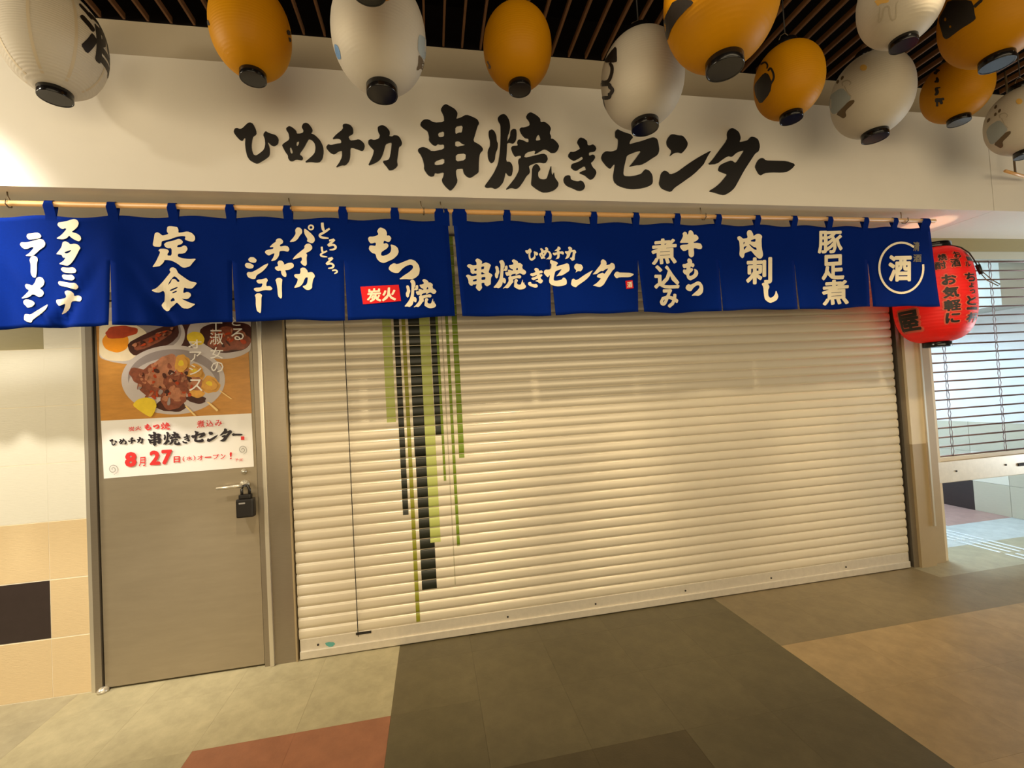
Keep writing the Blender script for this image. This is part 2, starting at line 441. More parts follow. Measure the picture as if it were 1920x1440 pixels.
# ---- ceiling spotlights: housings with their lamps
for i, (loc, tgt, pw, ang, bl, c) in enumerate(SPOTS):
    e = empty('ceiling_spotlight', loc)
    tag(e, ['dark ceiling spotlight aimed along the white fascia past the ribbed lantern', 'dark ceiling spotlight aimed at the tiled wall beside the steel door', 'dark ceiling spotlight aimed down at the ramen end of the blue noren', 'dark ceiling spotlight aimed at the steel door and shutter edge',
            'dark ceiling spotlight aimed at the striped middle of the shutter', 'dark ceiling spotlight aimed at the plain middle of the shutter', 'dark ceiling spotlight aimed at the shutter end beside the red lantern'][i], 'spotlight', 'ceiling spotlights among the slats')
    d = (Vector(tgt)-Vector(loc)).normalized()
    tube('lamp_housing', [Vector(loc)-d*0.10, Vector(loc)-d*0.012], 0.035, 'lamp_housing', e, 16)
    tube('lamp_lens', [Vector(loc)-d*0.012, Vector(loc)-d*0.008], 0.030, 'lamp_lens', e, 16)
    tube('mounting_stem', [Vector(loc)-d*0.07, Vector((loc[0]-d.x*0.07, loc[1]-d.y*0.07, 3.46))], 0.008, 'lamp_housing', e)
    so = spot('spot_lamp', loc, tgt, pw, ang, bl, c)

# ================================================================== ROLLER SHUTTER
SX0, SX1 = -0.822, 3.462
sh = empty('roller_shutter', (1.32, 0, 0)); tag(sh, 'closed cream roller shutter of horizontal slats with green and black stripes', 'shutter')
SP = 0.0625; Z0 = 0.112
prof = [(0.010, 0.0), (0.0085, 0.0025), (0.004, 0.005), (0.0012, 0.018), (0.0, 0.032), (0.0012, 0.046), (0.0035, 0.058), (0.0085, 0.0605), (0.010, 0.0625)]
def bm_profile(bm, prof, x0, x1):
    a = [bm.verts.new((x0, y, z)) for y, z in prof]; b = [bm.verts.new((x1, y, z)) for y, z in prof]
    for i in range(len(prof)-1): bm.faces.new((a[i], b[i], b[i+1], a[i+1]))
bm = bmesh.new(); bm_profile(bm, prof, SX0, SX1)
s0 = mesh_obj('shutter_slat', bm, 'shutter', sh, True); s0.location = (0, 0, Z0)
NS = 38
for i in range(1, NS): share('shutter_slat', s0, (0, 0, Z0+i*SP), sh)
box('bottom_bar', SX0+0.004, SX1-0.004, -0.010, 0.022, 0.006, 0.052, 'shutter_bar', sh, 0.004)
box('bottom_rail', SX0+0.004, SX1-0.004, 0.0, 0.018, 0.050, 0.116, 'shutter_bar', sh, 0.003)
for sx in (-0.72, 0.40, 0.98, 1.62, 2.28, 2.9):
    bm = bmesh.new(); bm_lathe(bm, (0, 0, 0), [(0.006, -0.002), (0.006, 0.002), (0.003, 0.003)], 10)
    bmesh.ops.rotate(bm, verts=bm.verts, cent=(0, 0, 0), matrix=Matrix.Rotation(math.pi/2, 3, 'X'))
    bmesh.ops.translate(bm, verts=bm.verts, vec=(sx, -0.001, 0.075)); mesh_obj('screw', bm, 'gap_dark', sh)
def X0(px, py): return onY(px, py, 0.0).x
def Zs(px, py): return onY(px, py, 0.0).z
def slat_y(z):
    t = (z-Z0) % SP
    for (y0, z0), (y1, z1) in zip(prof, prof[1:]):
        if z0 <= t <= z1: return y0+(y1-y0)*(t-z0)/(z1-z0)
    return 0
def stripe(name, x0, x1, z0, z1, m, off):
    bm = bmesh.new(); i0 = int((z0-Z0)//SP)
    for i in range(i0, NS):
        pts = []
        for (y, z) in prof[1:-1]:
            zz = Z0+i*SP+z
            if zz < z0: continue
            if zz > z1: break
            pts.append((y-off, zz))
        if i == i0 and pts and pts[0][1] > z0 > Z0+i*SP+0.004: pts.insert(0, (slat_y(z0)-off, z0))
        if len(pts) > 1: bm_profile(bm, pts, x0, x1)
    return mesh_obj(name, bm, m, sh, True)
ZT = Z0+NS*SP
for (a, b, ye, xe, m, off) in [
        (721, 738, 792, 727, 'stripe_pale', 0.0008), (742.5, 753, 966, 755, 'stripe_black', 0.0008), (757.5, 764.7, 1167, 778, 'stripe_olive', 0.0008),
        (770, 791, 857.5, 785, 'stripe_black', 0.0008), (791, 810, 1017, 813, 'stripe_pale', 0.0012), (811, 821.7, 816.7, 824, 'stripe_black', 0.0008),
        (821.7, 826.3, 901.6, 832, 'stripe_green', 0.0008), (832, 834, 1097, 850, 'stripe_grey', 0.0008), (840, 845.5, 1024.6, 856, 'stripe_green', 0.0008),
        (852.5, 862.5, 858.5, 864, 'stripe_green', 0.0008)]:
    stripe('painted_stripe', X0(a, 700), X0(b, 700), Zs(xe, ye), ZT, m, off)
stripe('painted_stripe', X0(779, 857), X0(803, 857)+0.012, Zs(805, 1105), Zs(785, 857)+0.05, 'stripe_black', 0.0008)
# pull strap with its slot in the bottom rail
xs = X0(672, 1200)
tube('pull_cord', [(xs, -0.004, 0.09), (xs, -0.004, ZT)], 0.0022, 'gap_dark', sh, 6)
box('slot_plate', xs-0.012, xs+0.075, -0.003, 0.002, 0.098, 0.112, 'gap_dark', sh)
put('sticker', [piece(ellipse(619, 1208, 9, 4.5, 14, wob=0.1))], lambda x, y: onY(x, y, -0.0015), 'teal_sticker', sh)
# guide rails
gr = empty('shutter_guide_rail', (-0.84, 0, 0)); tag(gr, 'slim dark shutter guide rail beside the steel post', 'rail', 'shutter guide rails')
box('rail_lip', -0.838, -0.829, -0.012, 0.05, 0.0, SOF, 'pillar_low', gr); box('rail_channel', -0.829, -0.8205, 0.024, 0.05, 0.0, SOF, 'gap_dark', gr)
gr = empty('shutter_guide_rail', (3.5, 0, 0)); tag(gr, 'steel shutter guide rail against the beige pillar', 'rail', 'shutter guide rails')
box('rail_channel', 3.461, 3.488, 0.020, 0.05, 0.0, SOF, 'gap_dark', gr); box('rail_lip', 3.488, 3.534, -0.010, 0.05, 0.0, SOF, 'steel', gr)

# ================================================================== STEEL DOOR
d1 = empty('door_1', (-1.40, 0, 0)); structure(d1)
box('door_leaf', -1.800, -1.009, 0.0, 0.045, 0.012, 2.10, 'steel_door', d1)
box('door_frame', -1.838, -1.806, -0.012, 0.06, 0.0, 2.15, 'steel', d1)
box('door_frame', -1.003, -0.974, -0.012, 0.06, 0.0, 2.15, 'steel', d1)
box('door_frame', -1.838, -0.974, -0.012, 0.06, 2.106, 2.15, 'steel', d1)
box('door_shadow_gap', -1.806, -1.003, 0.046, 0.07, 0.0, 2.106, 'gap_dark', d1)
box('door_header', -1.838, -0.84, 0.0, 0.07, 2.15, SOF, 'pillar', d1)
box('frame_bead', -0.974, -0.951, -0.022, 0.06, 0.0, SOF, 'steel_bright', d1, 0.004)
box('steel_post', -0.951, -0.838, -0.006, 0.06, 0.0, SOF, 'steel', d1)
# floor hinge shoe at the foot of the door
bm = bmesh.new(); bm_lathe(bm, (-1.80, -0.015, 0.0), [(0.026, 0.0), (0.026, 0.012), (0.018, 0.022), (0.006, 0.026)], 16); mesh_obj('pivot_shoe', bm, 'steel_bright', d1, True)
# lever handle, rose and lock cylinder
hp = onY(460, 908, 0.0)
hd = empty('lever_handle', hp)
hd.parent = d1; hd.matrix_parent_inverse = Matrix.Translation(-Vector(d1.location))
def yl(name, x, z, prof, m, parent, seg=18):
    bm = bmesh.new(); bm_lathe(bm, (0, 0, 0), prof, seg)
    bmesh.ops.rotate(bm, verts=bm.verts, cent=(0, 0, 0), matrix=Matrix.Rotation(math.pi/2, 3, 'X'))
    bmesh.ops.translate(bm, verts=bm.verts, vec=(x, 0, z)); return mesh_obj(name, bm, m, parent, True)
yl('rose', hp.x, hp.z, [(0.026, 0.0), (0.026, 0.008), (0.012, 0.010), (0.010, 0.045)], 'steel_bright', hd)
tube('lever', [(hp.x+0.004, -0.045, hp.z), (hp.x-0.03, -0.052, hp.z), (hp.x-0.128, -0.052, hp.z-0.004)], [0.011, 0.010, 0.008], 'steel_bright', hd, 12)
kp = onY(458, 884, 0.0)
yl('lock_cylinder', kp.x, kp.z, [(0.017, 0.0), (0.016, 0.006), (0.007, 0.008), (0.007, 0.012)], 'steel_bright', d1)
# key safe hanging from the lever
kb = onY(462, 970, -0.06)
ks = empty('key_safe', (kb.x, -0.05, kb.z)); tag(ks, 'black key safe padlock hanging from the steel door lever', 'key safe')
bm = bmesh.new(); bm_box(bm, kb.x-0.048, kb.x+0.042, -0.075, -0.028, kb.z, kb.z+0.105, 0.010); mesh_obj('case', bm, 'plastic_black', ks)
bm = bmesh.new(); bm_box(bm, kb.x-0.034, kb.x+0.028, -0.070, -0.034, kb.z+0.104, kb.z+0.128, 0.006); mesh_obj('shackle_block', bm, 'plastic_black', ks)
zt = kb.z+0.125
tube('shackle', [(kb.x-0.022, -0.052, zt-0.01), (kb.x-0.022, -0.052, zt+0.03), (kb.x-0.012, -0.05, zt+0.05), (kb.x+0.008, -0.05, zt+0.05), (kb.x+0.018, -0.052, zt+0.03), (kb.x+0.018, -0.052, zt-0.01)], 0.008, 'plastic_black', ks, 8)
box('maker_plate', kb.x-0.030, kb.x+0.002, -0.0765, -0.0745, kb.z+0.078, kb.z+0.086, 'print_grey', ks)

# ================================================================== GRILLE SHUTTER OVER THE PASSAGE
gs = empty('grille_shutter', (4.9, 0.06, 0.6)); tag(gs, 'half-lowered pipe grille shutter closing the passage beside the pillar', 'shutter')
GY = 0.055
bm = bmesh.new(); bm_tube(bm, [(3.83, 0, 0), (6.3, 0, 0)], 0.0065, 8)
g0 = mesh_obj('grille_rod', bm, 'grille_rod', gs, True); g0.location = (0, GY, 0.79)
for i in range(1, 23): share('grille_rod', g0, (0, GY, 0.79+i*0.0735), gs)
for cx in (onY(1773, 720, GY).x, onY(1872, 720, GY).x, onY(1872, 720, GY).x+0.62):
    bm = bmesh.new()
    for i in range(23):
        z = 0.79+i*0.0735
        for s in (-1, 1):
            bm_tube(bm, [(cx+s*0.004, GY-0.009, z), (cx+s*0.014, GY-0.010, z+0.0368), (cx+s*0.004, GY-0.009, z+0.0735)], 0.0026, 5)
    mesh_obj('link_chain', bm, 'grille_rod', gs, True)
box('bottom_bar', 3.815, 6.3, 0.015, 0.095, 0.592, 0.755, 'shutter_bar', gs, 0.006)
box('bottom_cap', 3.815, 6.3, 0.030, 0.080, 0.755, 0.785, 'pillar', gs, 0.004)
for px, py in ((1797, 884), (1890, 872)):
    q = onY(px, py, 0.0); yl2 = box('screw', q.x-0.006, q.x+0.006, 0.010, 0.016, q.z-0.006, q.z+0.006, 'gap_dark', gs)
q = onY(1915, 871, 0.01); box('lock_slot', q.x-0.03, q.x+0.05, 0.008, 0.016, q.z-0.012, q.z+0.012, 'gap_dark', gs)
structure(box('trim_3', 3.80, 6.3, 0.0, 0.10, 2.40, SOF, 'tile_khaki'))
structure(box('trim_4', 3.80, 6.3, 0.005, 0.10, 2.34, 2.40, 'window_frame'))

# ================================================================== BRUSH LETTERING OF THE SHOP SIGN (outlines)
Z1 = (420, 180, 5.3333); Z2 = (770, 180, 6.6207); Z3 = (1040, 220, 8.0); Z4 = (1220, 230, 6.857)
SIGN = {}
def trace(key, z, *parts):
    SIGN[key] = xf([piece(p[0], p[1:]) for p in parts], z)
def nums(s):
    v = [float(t) for t in s.replace(';', ' ').replace(',', ' ').split()]
    return list(zip(v[0::2], v[1::2]))
trace('hi', Z1, [nums('95,360 105,325 130,318 160,330 185,320 235,270 260,262 290,275 320,340 322,380 290,400 280,430 272,500 280,550 295,585 318,595 345,580 390,545 405,520 412,480 408,430 390,385 415,348 445,368 520,390 545,425 540,475 500,500 470,490 430,450 455,510 457,570 448,600 400,635 340,670 315,672 255,640 230,600 215,530 210,480 215,420 200,415 180,445 160,440 120,400')])
trace('me', Z1, [nums('620,320 650,298 680,310 722,345 725,375 760,375 790,365 795,345 775,310 790,275 820,265 850,280 885,330 880,360 860,368 910,390 960,440 990,500 995,560 985,620 960,655 930,662 860,655 805,662 850,625 890,590 910,560 915,510 905,470 880,440 850,425 835,445 800,510 750,580 785,605 788,625 775,640 720,630 680,650 655,645 640,620 640,595 610,555 585,505 580,490 600,470 655,435 645,370 625,345'),
      nums('725,455 752,448 748,480 735,502 722,490'), nums('655,515 668,508 688,560 680,580 662,560')])
trace('chi', Z1, [nums('1185,285 1215,275 1260,285 1290,320 1292,375 1240,400 1262,445 1300,442 1350,430 1390,460 1408,490 1400,530 1380,548 1330,530 1290,515 1262,515 1262,600 1250,650 1215,690 1170,690 1115,715 1150,670 1180,610 1180,540 1145,550 1100,582 1060,565 1018,515 1040,480 1070,490 1130,475 1175,470 1165,430 1130,420 1080,430 1120,385 1190,330')])
trace('ka', Z1, [nums('1535,310 1560,295 1585,290 1620,305 1655,345 1658,370 1650,400 1680,405 1700,390 1740,395 1765,425 1782,470 1770,495 1750,505 1740,580 1730,650 1738,690 1720,715 1690,735 1650,742 1630,710 1580,650 1640,640 1655,620 1668,560 1678,460 1650,465 1615,480 1600,540 1580,600 1555,640 1510,668 1440,695 1465,645 1490,590 1500,540 1470,510 1440,475 1445,440 1470,430 1500,440 1550,425 1560,390 1540,355')])
trace('kushi', Z2, [nums('372,165 400,120 435,97 490,125 550,160 582,205 580,240 562,285 625,265 690,228 780,262 830,290 852,335 830,375 800,480 775,560 850,600 885,630 902,665 860,710 848,800 846,930 840,950 745,1015 700,1000 665,965 652,930 650,895 562,905 565,985 585,1055 550,1120 495,1178 440,1130 400,1080 385,1040 405,1000 415,940 340,960 300,950 290,990 250,998 210,975 165,905 168,860 150,780 120,720 90,685 92,655 150,628 210,650 265,688 415,660 415,595 365,600 335,592 310,618 270,600 225,550 230,500 210,430 160,400 118,360 130,320 165,290 220,288 290,330 415,322 412,250 395,210'),
      nums('340,455 415,430 415,505 348,512'), nums('555,375 650,358 635,455 600,452 555,475'), nums('552,560 600,555 640,590 690,605 555,635'), nums('298,810 418,765 418,845 300,862'), nums('560,718 685,705 680,795 562,815')])
trace('yaki', Z2, [nums('968,430 1010,412 1040,435 1065,490 1070,560 1085,590 1080,650 1055,710 1045,800 1005,835 975,805 960,760 955,680 985,620 985,550 968,490')],
      [nums('1080,270 1110,235 1155,220 1190,240 1225,300 1237,380 1225,450 1205,500 1198,590 1195,680 1185,815 1235,815 1265,860 1270,920 1255,990 1215,990 1180,940 1170,1000 1150,1070 1100,1130 1050,1152 1005,1130 945,1140 915,1118 960,1060 1030,960 1085,840 1105,720 1115,600 1118,450 1115,350 1090,315')],
      [nums('1240,430 1275,405 1310,412 1318,470 1310,550 1275,590 1225,575 1200,585 1200,560 1235,500')],
      [nums('1432,262 1450,220 1490,198 1560,235 1610,280 1612,325 1665,318 1720,360 1745,405 1725,460 1745,500 1740,530 1770,530 1820,575 1845,620 1830,665 1800,700 1745,705 1700,670 1660,655 1600,690 1535,725 1555,665 1430,700 1405,770 1550,735 1650,712 1690,735 1705,785 1680,825 1650,830 1600,820 1530,835 1465,865 1480,920 1480,955 1440,990 1400,1060 1350,1130 1310,1152 1250,1135 1175,1165 1230,1100 1300,1010 1345,920 1345,860 1335,820 1340,780 1370,765 1370,735 1330,740 1295,750 1265,700 1245,640 1265,618 1335,615 1320,570 1340,535 1400,550 1445,575 1465,570 1465,525 1420,520 1375,470 1350,410 1370,390 1410,390 1480,365 1475,315'),
       nums('1550,555 1570,490 1595,475 1612,530 1605,548')],
      [nums('1510,880 1555,838 1590,860 1615,910 1585,940 1582,990 1600,1025 1650,1035 1690,1025 1710,960 1745,850 1750,950 1760,985 1780,940 1790,1010 1815,1045 1838,1080 1830,1125 1780,1170 1710,1192 1640,1195 1580,1165 1505,1110 1495,1085 1505,1000')])
trace('ki', Z3, [nums('335,375 355,325 390,300 440,315 490,355 492,415 530,420 575,402 610,430 628,470 605,510 515,520 515,580 570,555 600,570 610,605 575,660 540,680 570,745 620,795 628,840 590,910 540,935 490,900 460,870 410,850 365,828 430,800 475,785 455,725 390,760 330,800 290,790 245,750 255,700 300,685 370,660 430,620 415,580 370,610 295,650 250,630 205,590 205,555 235,515 290,520 385,470 370,430')],
      [nums('135,915 155,880 200,865 238,875 240,920 270,945 350,960 390,945 430,965 460,1030 440,1080 390,1100 340,1095 270,1060 190,1030 150,990 135,950')])
trace('se', Z3, [nums('910,205 945,175 1000,205 1080,235 1140,250 1180,300 1140,340 1118,405 1200,380 1300,355 1400,320 1480,295 1540,320 1560,400 1572,490 1550,560 1470,610 1380,670 1300,710 1215,715 1115,740 1160,690 1230,600 1310,490 1200,520 1085,570 1065,650 1040,760 1030,850 1050,880 1130,885 1220,870 1300,845 1335,800 1360,775 1420,795 1470,865 1475,990 1420,1030 1320,1060 1180,1075 1060,1060 950,1020 890,960 878,880 895,780 910,695 880,715 840,770 790,740 715,650 698,600 720,540 770,505 850,515 940,485 955,400 955,320 912,300')])
trace('n', Z4, [nums('205,240 225,190 260,150 300,148 350,162 410,165 445,200 480,260 470,310 430,365 400,392 360,378 310,385 275,410 245,432 275,360 235,320 212,290')],
      [nums('135,650 170,615 215,625 250,665 330,640 480,530 620,440 790,348 740,420 710,480 680,540 560,660 420,760 310,835 265,888 200,870 140,840 108,785 120,720')])
trace('ta', Z4, [nums('985,130 1010,85 1050,65 1100,90 1140,125 1162,200 1140,250 1190,240 1250,225 1290,178 1340,185 1385,215 1408,300 1390,370 1350,390 1290,480 1200,620 1130,750 1080,840 1020,895 950,930 880,915 820,895 745,880 830,830 900,770 950,710 990,660 940,645 880,620 870,600 890,545 960,510 1040,482 1095,522 1150,440 1210,350 1150,365 1100,390 1055,435 1000,425 930,470 860,525 735,538 800,470 880,360 990,215')])
trace('bar', Z4, [nums('1345,560 1375,490 1410,455 1450,455 1480,485 1600,488 1750,492 1865,535 1820,590 1770,625 1700,638 1560,635 1470,645 1425,675 1395,660 1360,600')])
ORDER = ['hi', 'me', 'chi', 'ka', 'kushi', 'yaki', 'ki', 'se', 'n', 'ta', 'bar']
sg = empty('shop_sign', (1.0, FY, 2.8)); tag(sg, 'black brush-lettered shop name in raised characters across the white fascia', 'sign')
for k in ORDER:
    put('sign_character', SIGN[k], lambda x, y: onY(x, y, FY-0.006), 'sign_black', sg, thick=0.0055, depth_axis=(0, 1, 0))

# ================================================================== NOREN CURTAINS
def nx(px, py=500): return onY(px, py, NY).x
ZTOP, ZBOT = 2.405, 1.885
L_EDGE = [-2.46, -1.92] + [nx(212, 560), nx(438, 560), nx(648, 560), nx(843, 480)]
R_EDGE = [nx(853, 480), nx(1035, 560), nx(1200, 560), nx(1351, 560), nx(1494, 560), nx(1631, 560), nx(1748, 480)]
SLITS = L_EDGE[1:-1] + R_EDGE[1:-1]
def cloth_y(x, z):
    t = max(0.0, min(1.0, (ZTOP-z)/(ZTOP-ZBOT)))
    y = 0.0035*math.sin(x*13.0+1.0)*t + 0.003*math.sin(x*29+z*9)*t
    amp = 0.030 if x < -0.95 else 0.006
    for i, s in enumerate(SLITS):
        a = amp if s < -0.95 else 0.006
        d = (x-s)
        w = 0.05+0.13*t
        y -= a*t*math.exp(-(d/w)**2)*(0.6+0.4*math.cos(d*38))
        y += 0.5*a*t*math.exp(-((abs(d)-w*1.25)/0.06)**2)
        if s < -0.95 and t > 0.3:
            y += 0.020*(t-0.3)/0.7*math.exp(-((abs(d)-0.30*(t-0.28))/0.028)**2)-0.016*(t-0.3)/0.7*math.exp(-((abs(d)-0.30*(t-0.28)-0.055)/0.030)**2)
    return NY + y
def zb(x):
    b = ZBOT + 0.004*math.sin(x*7+0.6) + 0.003*math.sin(x*17)
    if x < -0.95: b -= 0.012*min(1, (-0.95-x))
    return b
def zt_(x):
    return ZTOP - 0.006 - 0.006*math.cos(x*2*math.pi/0.31) - (0.014*min(1, (-1.0-x)) if x < -1.0 else 0)
CL = {}
def cloth(edges, gaps, root, outl, outr):
    """one cloth, joined along the top and slit from 40 % of its height down"""
    bm = bmesh.new(); nxs, nzs = 20, 25; seam = {}; last = len(edges)-2
    for k in range(len(edges)-1):
        x0, x1 = edges[k], edges[k+1]; g = []
        for j in range(nzs+1):
            row = []; t = j/nzs; s = max(0.0, (t-0.40)/0.6)
            xa = x0+gaps[k]*s*0.5+(outl*t if k == 0 else 0); xb = x1-gaps[k+1]*s*0.5+(outr*t if k == last else 0)
            for i in range(nxs+1):
                x = xa+(xb-xa)*i/nxs; z = zt_(x)+(zb(x)-zt_(x))*t
                if i == 0 and (k, j) in seam: row.append(seam[(k, j)]); continue
                v = bm.verts.new((x, cloth_y(x, z), z)); row.append(v)
                if i == nxs and t <= 0.401: seam[(k+1, j)] = v
            g.append(row)
        for j in range(nzs):
            for i in range(nxs): bm.faces.new((g[j][i], g[j+1][i], g[j+1][i+1], g[j][i+1]))
    r = bmesh.ops.extrude_face_region(bm, geom=bm.faces[:])
    for v in [q for q in r['geom'] if isinstance(q, bmesh.types.BMVert)]: v.co.y += 0.0016
    bmesh.ops.recalc_face_normals(bm, faces=bm.faces)
    CL[root.name] = mesh_obj('cloth', bm, 'noren_blue', root, True)
PZ, PR = 2.447, 0.0125
def loop(x, w, root, z0=None):
    z0 = zt_(x) if z0 is None else z0
    bm = bmesh.new(); pathv = []
    R_ = PR+0.003
    pathv.append((cloth_y(x, z0), z0-0.03)); pathv.append((NY-0.002, z0+0.004)); pathv.append((NY-0.001-R_*0.9, PZ-0.012))
    for k in range(9):
        a = math.pi - k*math.pi/8
        pathv.append((NY+R_*math.cos(a), PZ+R_*math.sin(a)))
    pathv.append((NY+R_*0.9, PZ-0.012)); pathv.append((NY+0.006, z0+0.004)); pathv.append((NY+0.004, z0-0.03))
    va = []; vb = []
    for k, (y, z) in enumerate(pathv):
        ww = w*(0.5 if 2 < k < 12 else 0.62)
        va.append(bm.verts.new((x-ww, y, z))); vb.append(bm.verts.new((x+ww, y, z)))
    for i in range(len(pathv)-1): bm.faces.new((va[i], vb[i], vb[i+1], va[i+1]))
    return mesh_obj('hanging_loop', bm, 'noren_blue', root, True)
NL = empty('noren_curtain', (-1.1, NY, 2.4)); tag(NL, 'blue noren curtain with white menu words and a red label, across the steel door', 'curtain', 'noren curtains under the fascia')
NR = empty('noren_curtain', (1.7, NY, 2.4)); tag(NR, 'dark blue noren curtain carrying the shop name and a circled sake mark', 'curtain', 'noren curtains under the fascia')
cloth(L_EDGE, [0, 0.012, 0.014, 0.016, 0.014, 0], NL, 0, 0.012)
cloth(R_EDGE, [0, 0.026, 0.036, 0.008, 0.016, 0.024, 0], NR, 0.022, 0.026)
for x in (-2.2, -1.93): loop(x-0.02, 0.034, NL)
for px in (95, 212, 325, 433, 540, 643, 740): loop(nx(px, 395), 0.034, NL)
loop(nx(828, 395), 0.062, NL)
loop(nx(861, 400), 0.062, NR)
for px in (950, 1027, 1112, 1191, 1268, 1345, 1418, 1487, 1553, 1620, 1675): loop(nx(px, 400), 0.032, NR)
loop(nx(1733, 412), 0.058, NR)
po = tube('noren_pole', [(-2.75, NY, PZ), (0.5, NY, PZ), (nx(1752, 412), NY, PZ)], PR, 'bamboo', None, 14)
tag(po, 'long pale wooden pole carrying the blue noren curtains below the soffit', 'pole')
for i, px in enumerate((15, 545, 793, 830, 1318, 1694)):
    x = nx(px, 380)
    h = tube('hanging_hook', [(x-0.012, NY+0.012, SOF), (x-0.010, NY+0.012, SOF-0.02), (x-0.002, NY+0.022, PZ+0.004), (x, NY+0.018, PZ-0.012), (x+0.002, NY, PZ-0.019), (x+0.003, NY-0.018, PZ-0.008), (x+0.003, NY-0.016, PZ+0.012)], 0.0028, 'wire', None, 6)
    tag(h, 'small wire hook holding the noren pole '+['above the ramen lettering', 'above the slanting katakana words', 'above the red charcoal label', 'at the gap between the curtains', 'above the stewed beef lettering', 'above the circled sake mark'][i], 'hook', 'wire hooks holding the noren pole')
def nmap(x, y):
    p = onY(x, y, NY-0.002)
    for _ in range(4): p = onY(x, y, cloth_y(p.x, p.z)-0.0035)
    return p
def nchar(pieces, root, m='noren_ink', off=0.0):
    f = nmap if not off else (lambda x, y: nmap(x, y)-Vector((0, off, 0)))
    return put('character', pieces, f, m, CL[root.name], cut=6)
ZA = (10, 400, 6.859); ZB = (270, 410, 8.0); ZC = (440, 400, 7.2); ZD = (660, 410, 8.0); ZE = (860, 450, 5.647); ZF = (1210, 420, 8.47); ZG = (1370, 420, 9.0); ZH = (1520, 420, 9.0); ZI = (1630, 440, 12.0)
def N(z, root, *parts): return nchar(xf([piece(p[0], p[1:]) for p in parts], z), root)
N(ZA, NL, [nums('668,150 680,118 720,112 790,100 850,80 890,72 930,90 945,130 925,180 870,225 850,240 920,258 965,290 978,330 950,362 900,345 850,315 820,285 790,320 740,335 648,325 720,280 790,200 765,190 740,205 700,185')])
N(ZA, NL, [nums('735,370 770,358 810,375 835,400 890,388 940,405 968,445 950,470 920,530 880,600 840,650 800,675 750,665 685,650 750,610 775,570 740,570 725,535 700,530 650,525 690,480 725,430'), nums('755,505 800,482 850,470 830,500 785,518')])
N(ZA, NL, [nums('710,720 730,692 800,700 880,692 915,735 900,765 840,770 750,762')], [nums('725,800 745,785 800,792 860,788 895,830 870,862 800,858 745,845')], [nums('675,895 690,868 750,880 830,895 900,893 945,945 915,982 860,970 780,945 700,930')])
N(ZA, NL, [nums('758,1010 790,990 840,998 880,1030 885,1065 940,1055 975,1070 982,1105 960,1135 900,1125 850,1135 835,1210 800,1265 720,1308 755,1240 775,1160 720,1180 690,1192 655,1150 655,1110 700,1108 770,1090 785,1070')])
N(ZA, NL, [nums('270,295 285,262 340,258 400,245 440,258 465,295 440,322 380,330 310,340 285,325')], [nums('185,400 205,370 260,375 350,355 440,328 490,340 518,390 500,430 440,470 400,510 350,550 250,548 310,510 370,440 340,430 290,455 250,460 215,440')])
N(ZA, NL, [nums('310,600 330,555 370,545 410,565 418,600 405,640 405,760 390,830 350,820 325,770 325,650')])
N(ZA, NL, [nums('400,830 440,815 480,830 505,880 490,930 440,965 480,990 498,1030 470,1070 430,1078 385,1050 350,1040 300,1080 200,1100 250,1050 310,990 270,970 250,930 265,908 310,915 350,930 385,880')])
N(ZA, NL, [nums('228,1135 250,1108 310,1110 360,1130 382,1160 350,1200 285,1215 265,1190 240,1170')], [nums('240,1330 250,1295 290,1295 320,1305 400,1255 480,1205 552,1165 525,1230 460,1290 390,1340 350,1370 335,1405 280,1395 240,1370')])
N(ZB, NL, [nums('130,390 150,290 160,220 200,200 250,230 275,255 370,230 340,190 350,120 390,110 450,118 500,125 518,170 515,212 580,205 650,190 720,215 765,265 765,320 735,345 680,340 610,315 625,265 560,260 480,275 390,310 300,330 265,340 258,410 235,422 150,418')],
  [nums('300,380 340,350 440,330 520,300 560,315 588,350 560,385 505,395 495,430 560,425 600,398 640,415 655,460 620,510 580,525 510,525 505,570 580,595 680,605 785,598 740,650 690,715 620,735 570,730 510,680 430,635 360,620 305,620 300,650 240,710 200,718 120,728 170,660 210,580 245,500 215,480 235,452 300,450 350,460 378,490 350,530 355,555 415,555 415,440 350,445 310,415')])
N(ZB, NL, [nums('380,770 400,735 440,728 480,750 500,790 510,815 600,880 690,940 800,960 760,1010 720,1050 640,1045 605,1030 590,1080 590,1120 650,1095 700,1120 705,1160 660,1205 600,1205 560,1200 620,1230 700,1265 775,1280 720,1320 670,1350 580,1345 530,1290 490,1255 460,1290 400,1340 380,1380 340,1390 290,1350 262,1300 280,1270 310,1240 315,1120 290,1080 230,1110 170,1105 105,1075 190,1040 270,960 360,850 400,800'),
  nums('355,1000 385,940 440,870 470,865 540,935 510,955 470,905 420,905 400,960'), nums('385,1070 500,1020 506,1040 395,1090'), nums('420,1108 490,1076 494,1096 430,1124'), nums('400,1215 440,1180 470,1230 400,1245')])
N(ZC, NL, [nums('815,225 840,190 880,192 910,220 912,265 880,300 850,350 810,380 735,390 790,330 825,275')], [nums('935,240 940,205 970,220 1030,270 1075,320 1085,365 1060,400 1035,405 975,380 985,345 945,285')], [ellipse(1030, 190, 43, 40, 16), ellipse(1030, 190, 20, 18, 12)])
N(ZC, NL, [nums('940,440 970,410 1010,408 1045,440 1048,480 1010,515 960,535 980,560 970,600 975,690 955,712 920,700 885,660 910,630 905,590 850,605 775,628 820,570 880,520 945,470')])
N(ZC, NL, [nums('885,750 910,730 950,735 985,775 985,800 1040,790 1070,815 1085,850 1060,890 1045,960 1045,1010 1010,1035 965,1035 910,985 960,970 980,940 990,860 950,870 920,950 880,990 795,1012 840,940 855,885 820,870 800,840 815,820 880,820 890,790')])
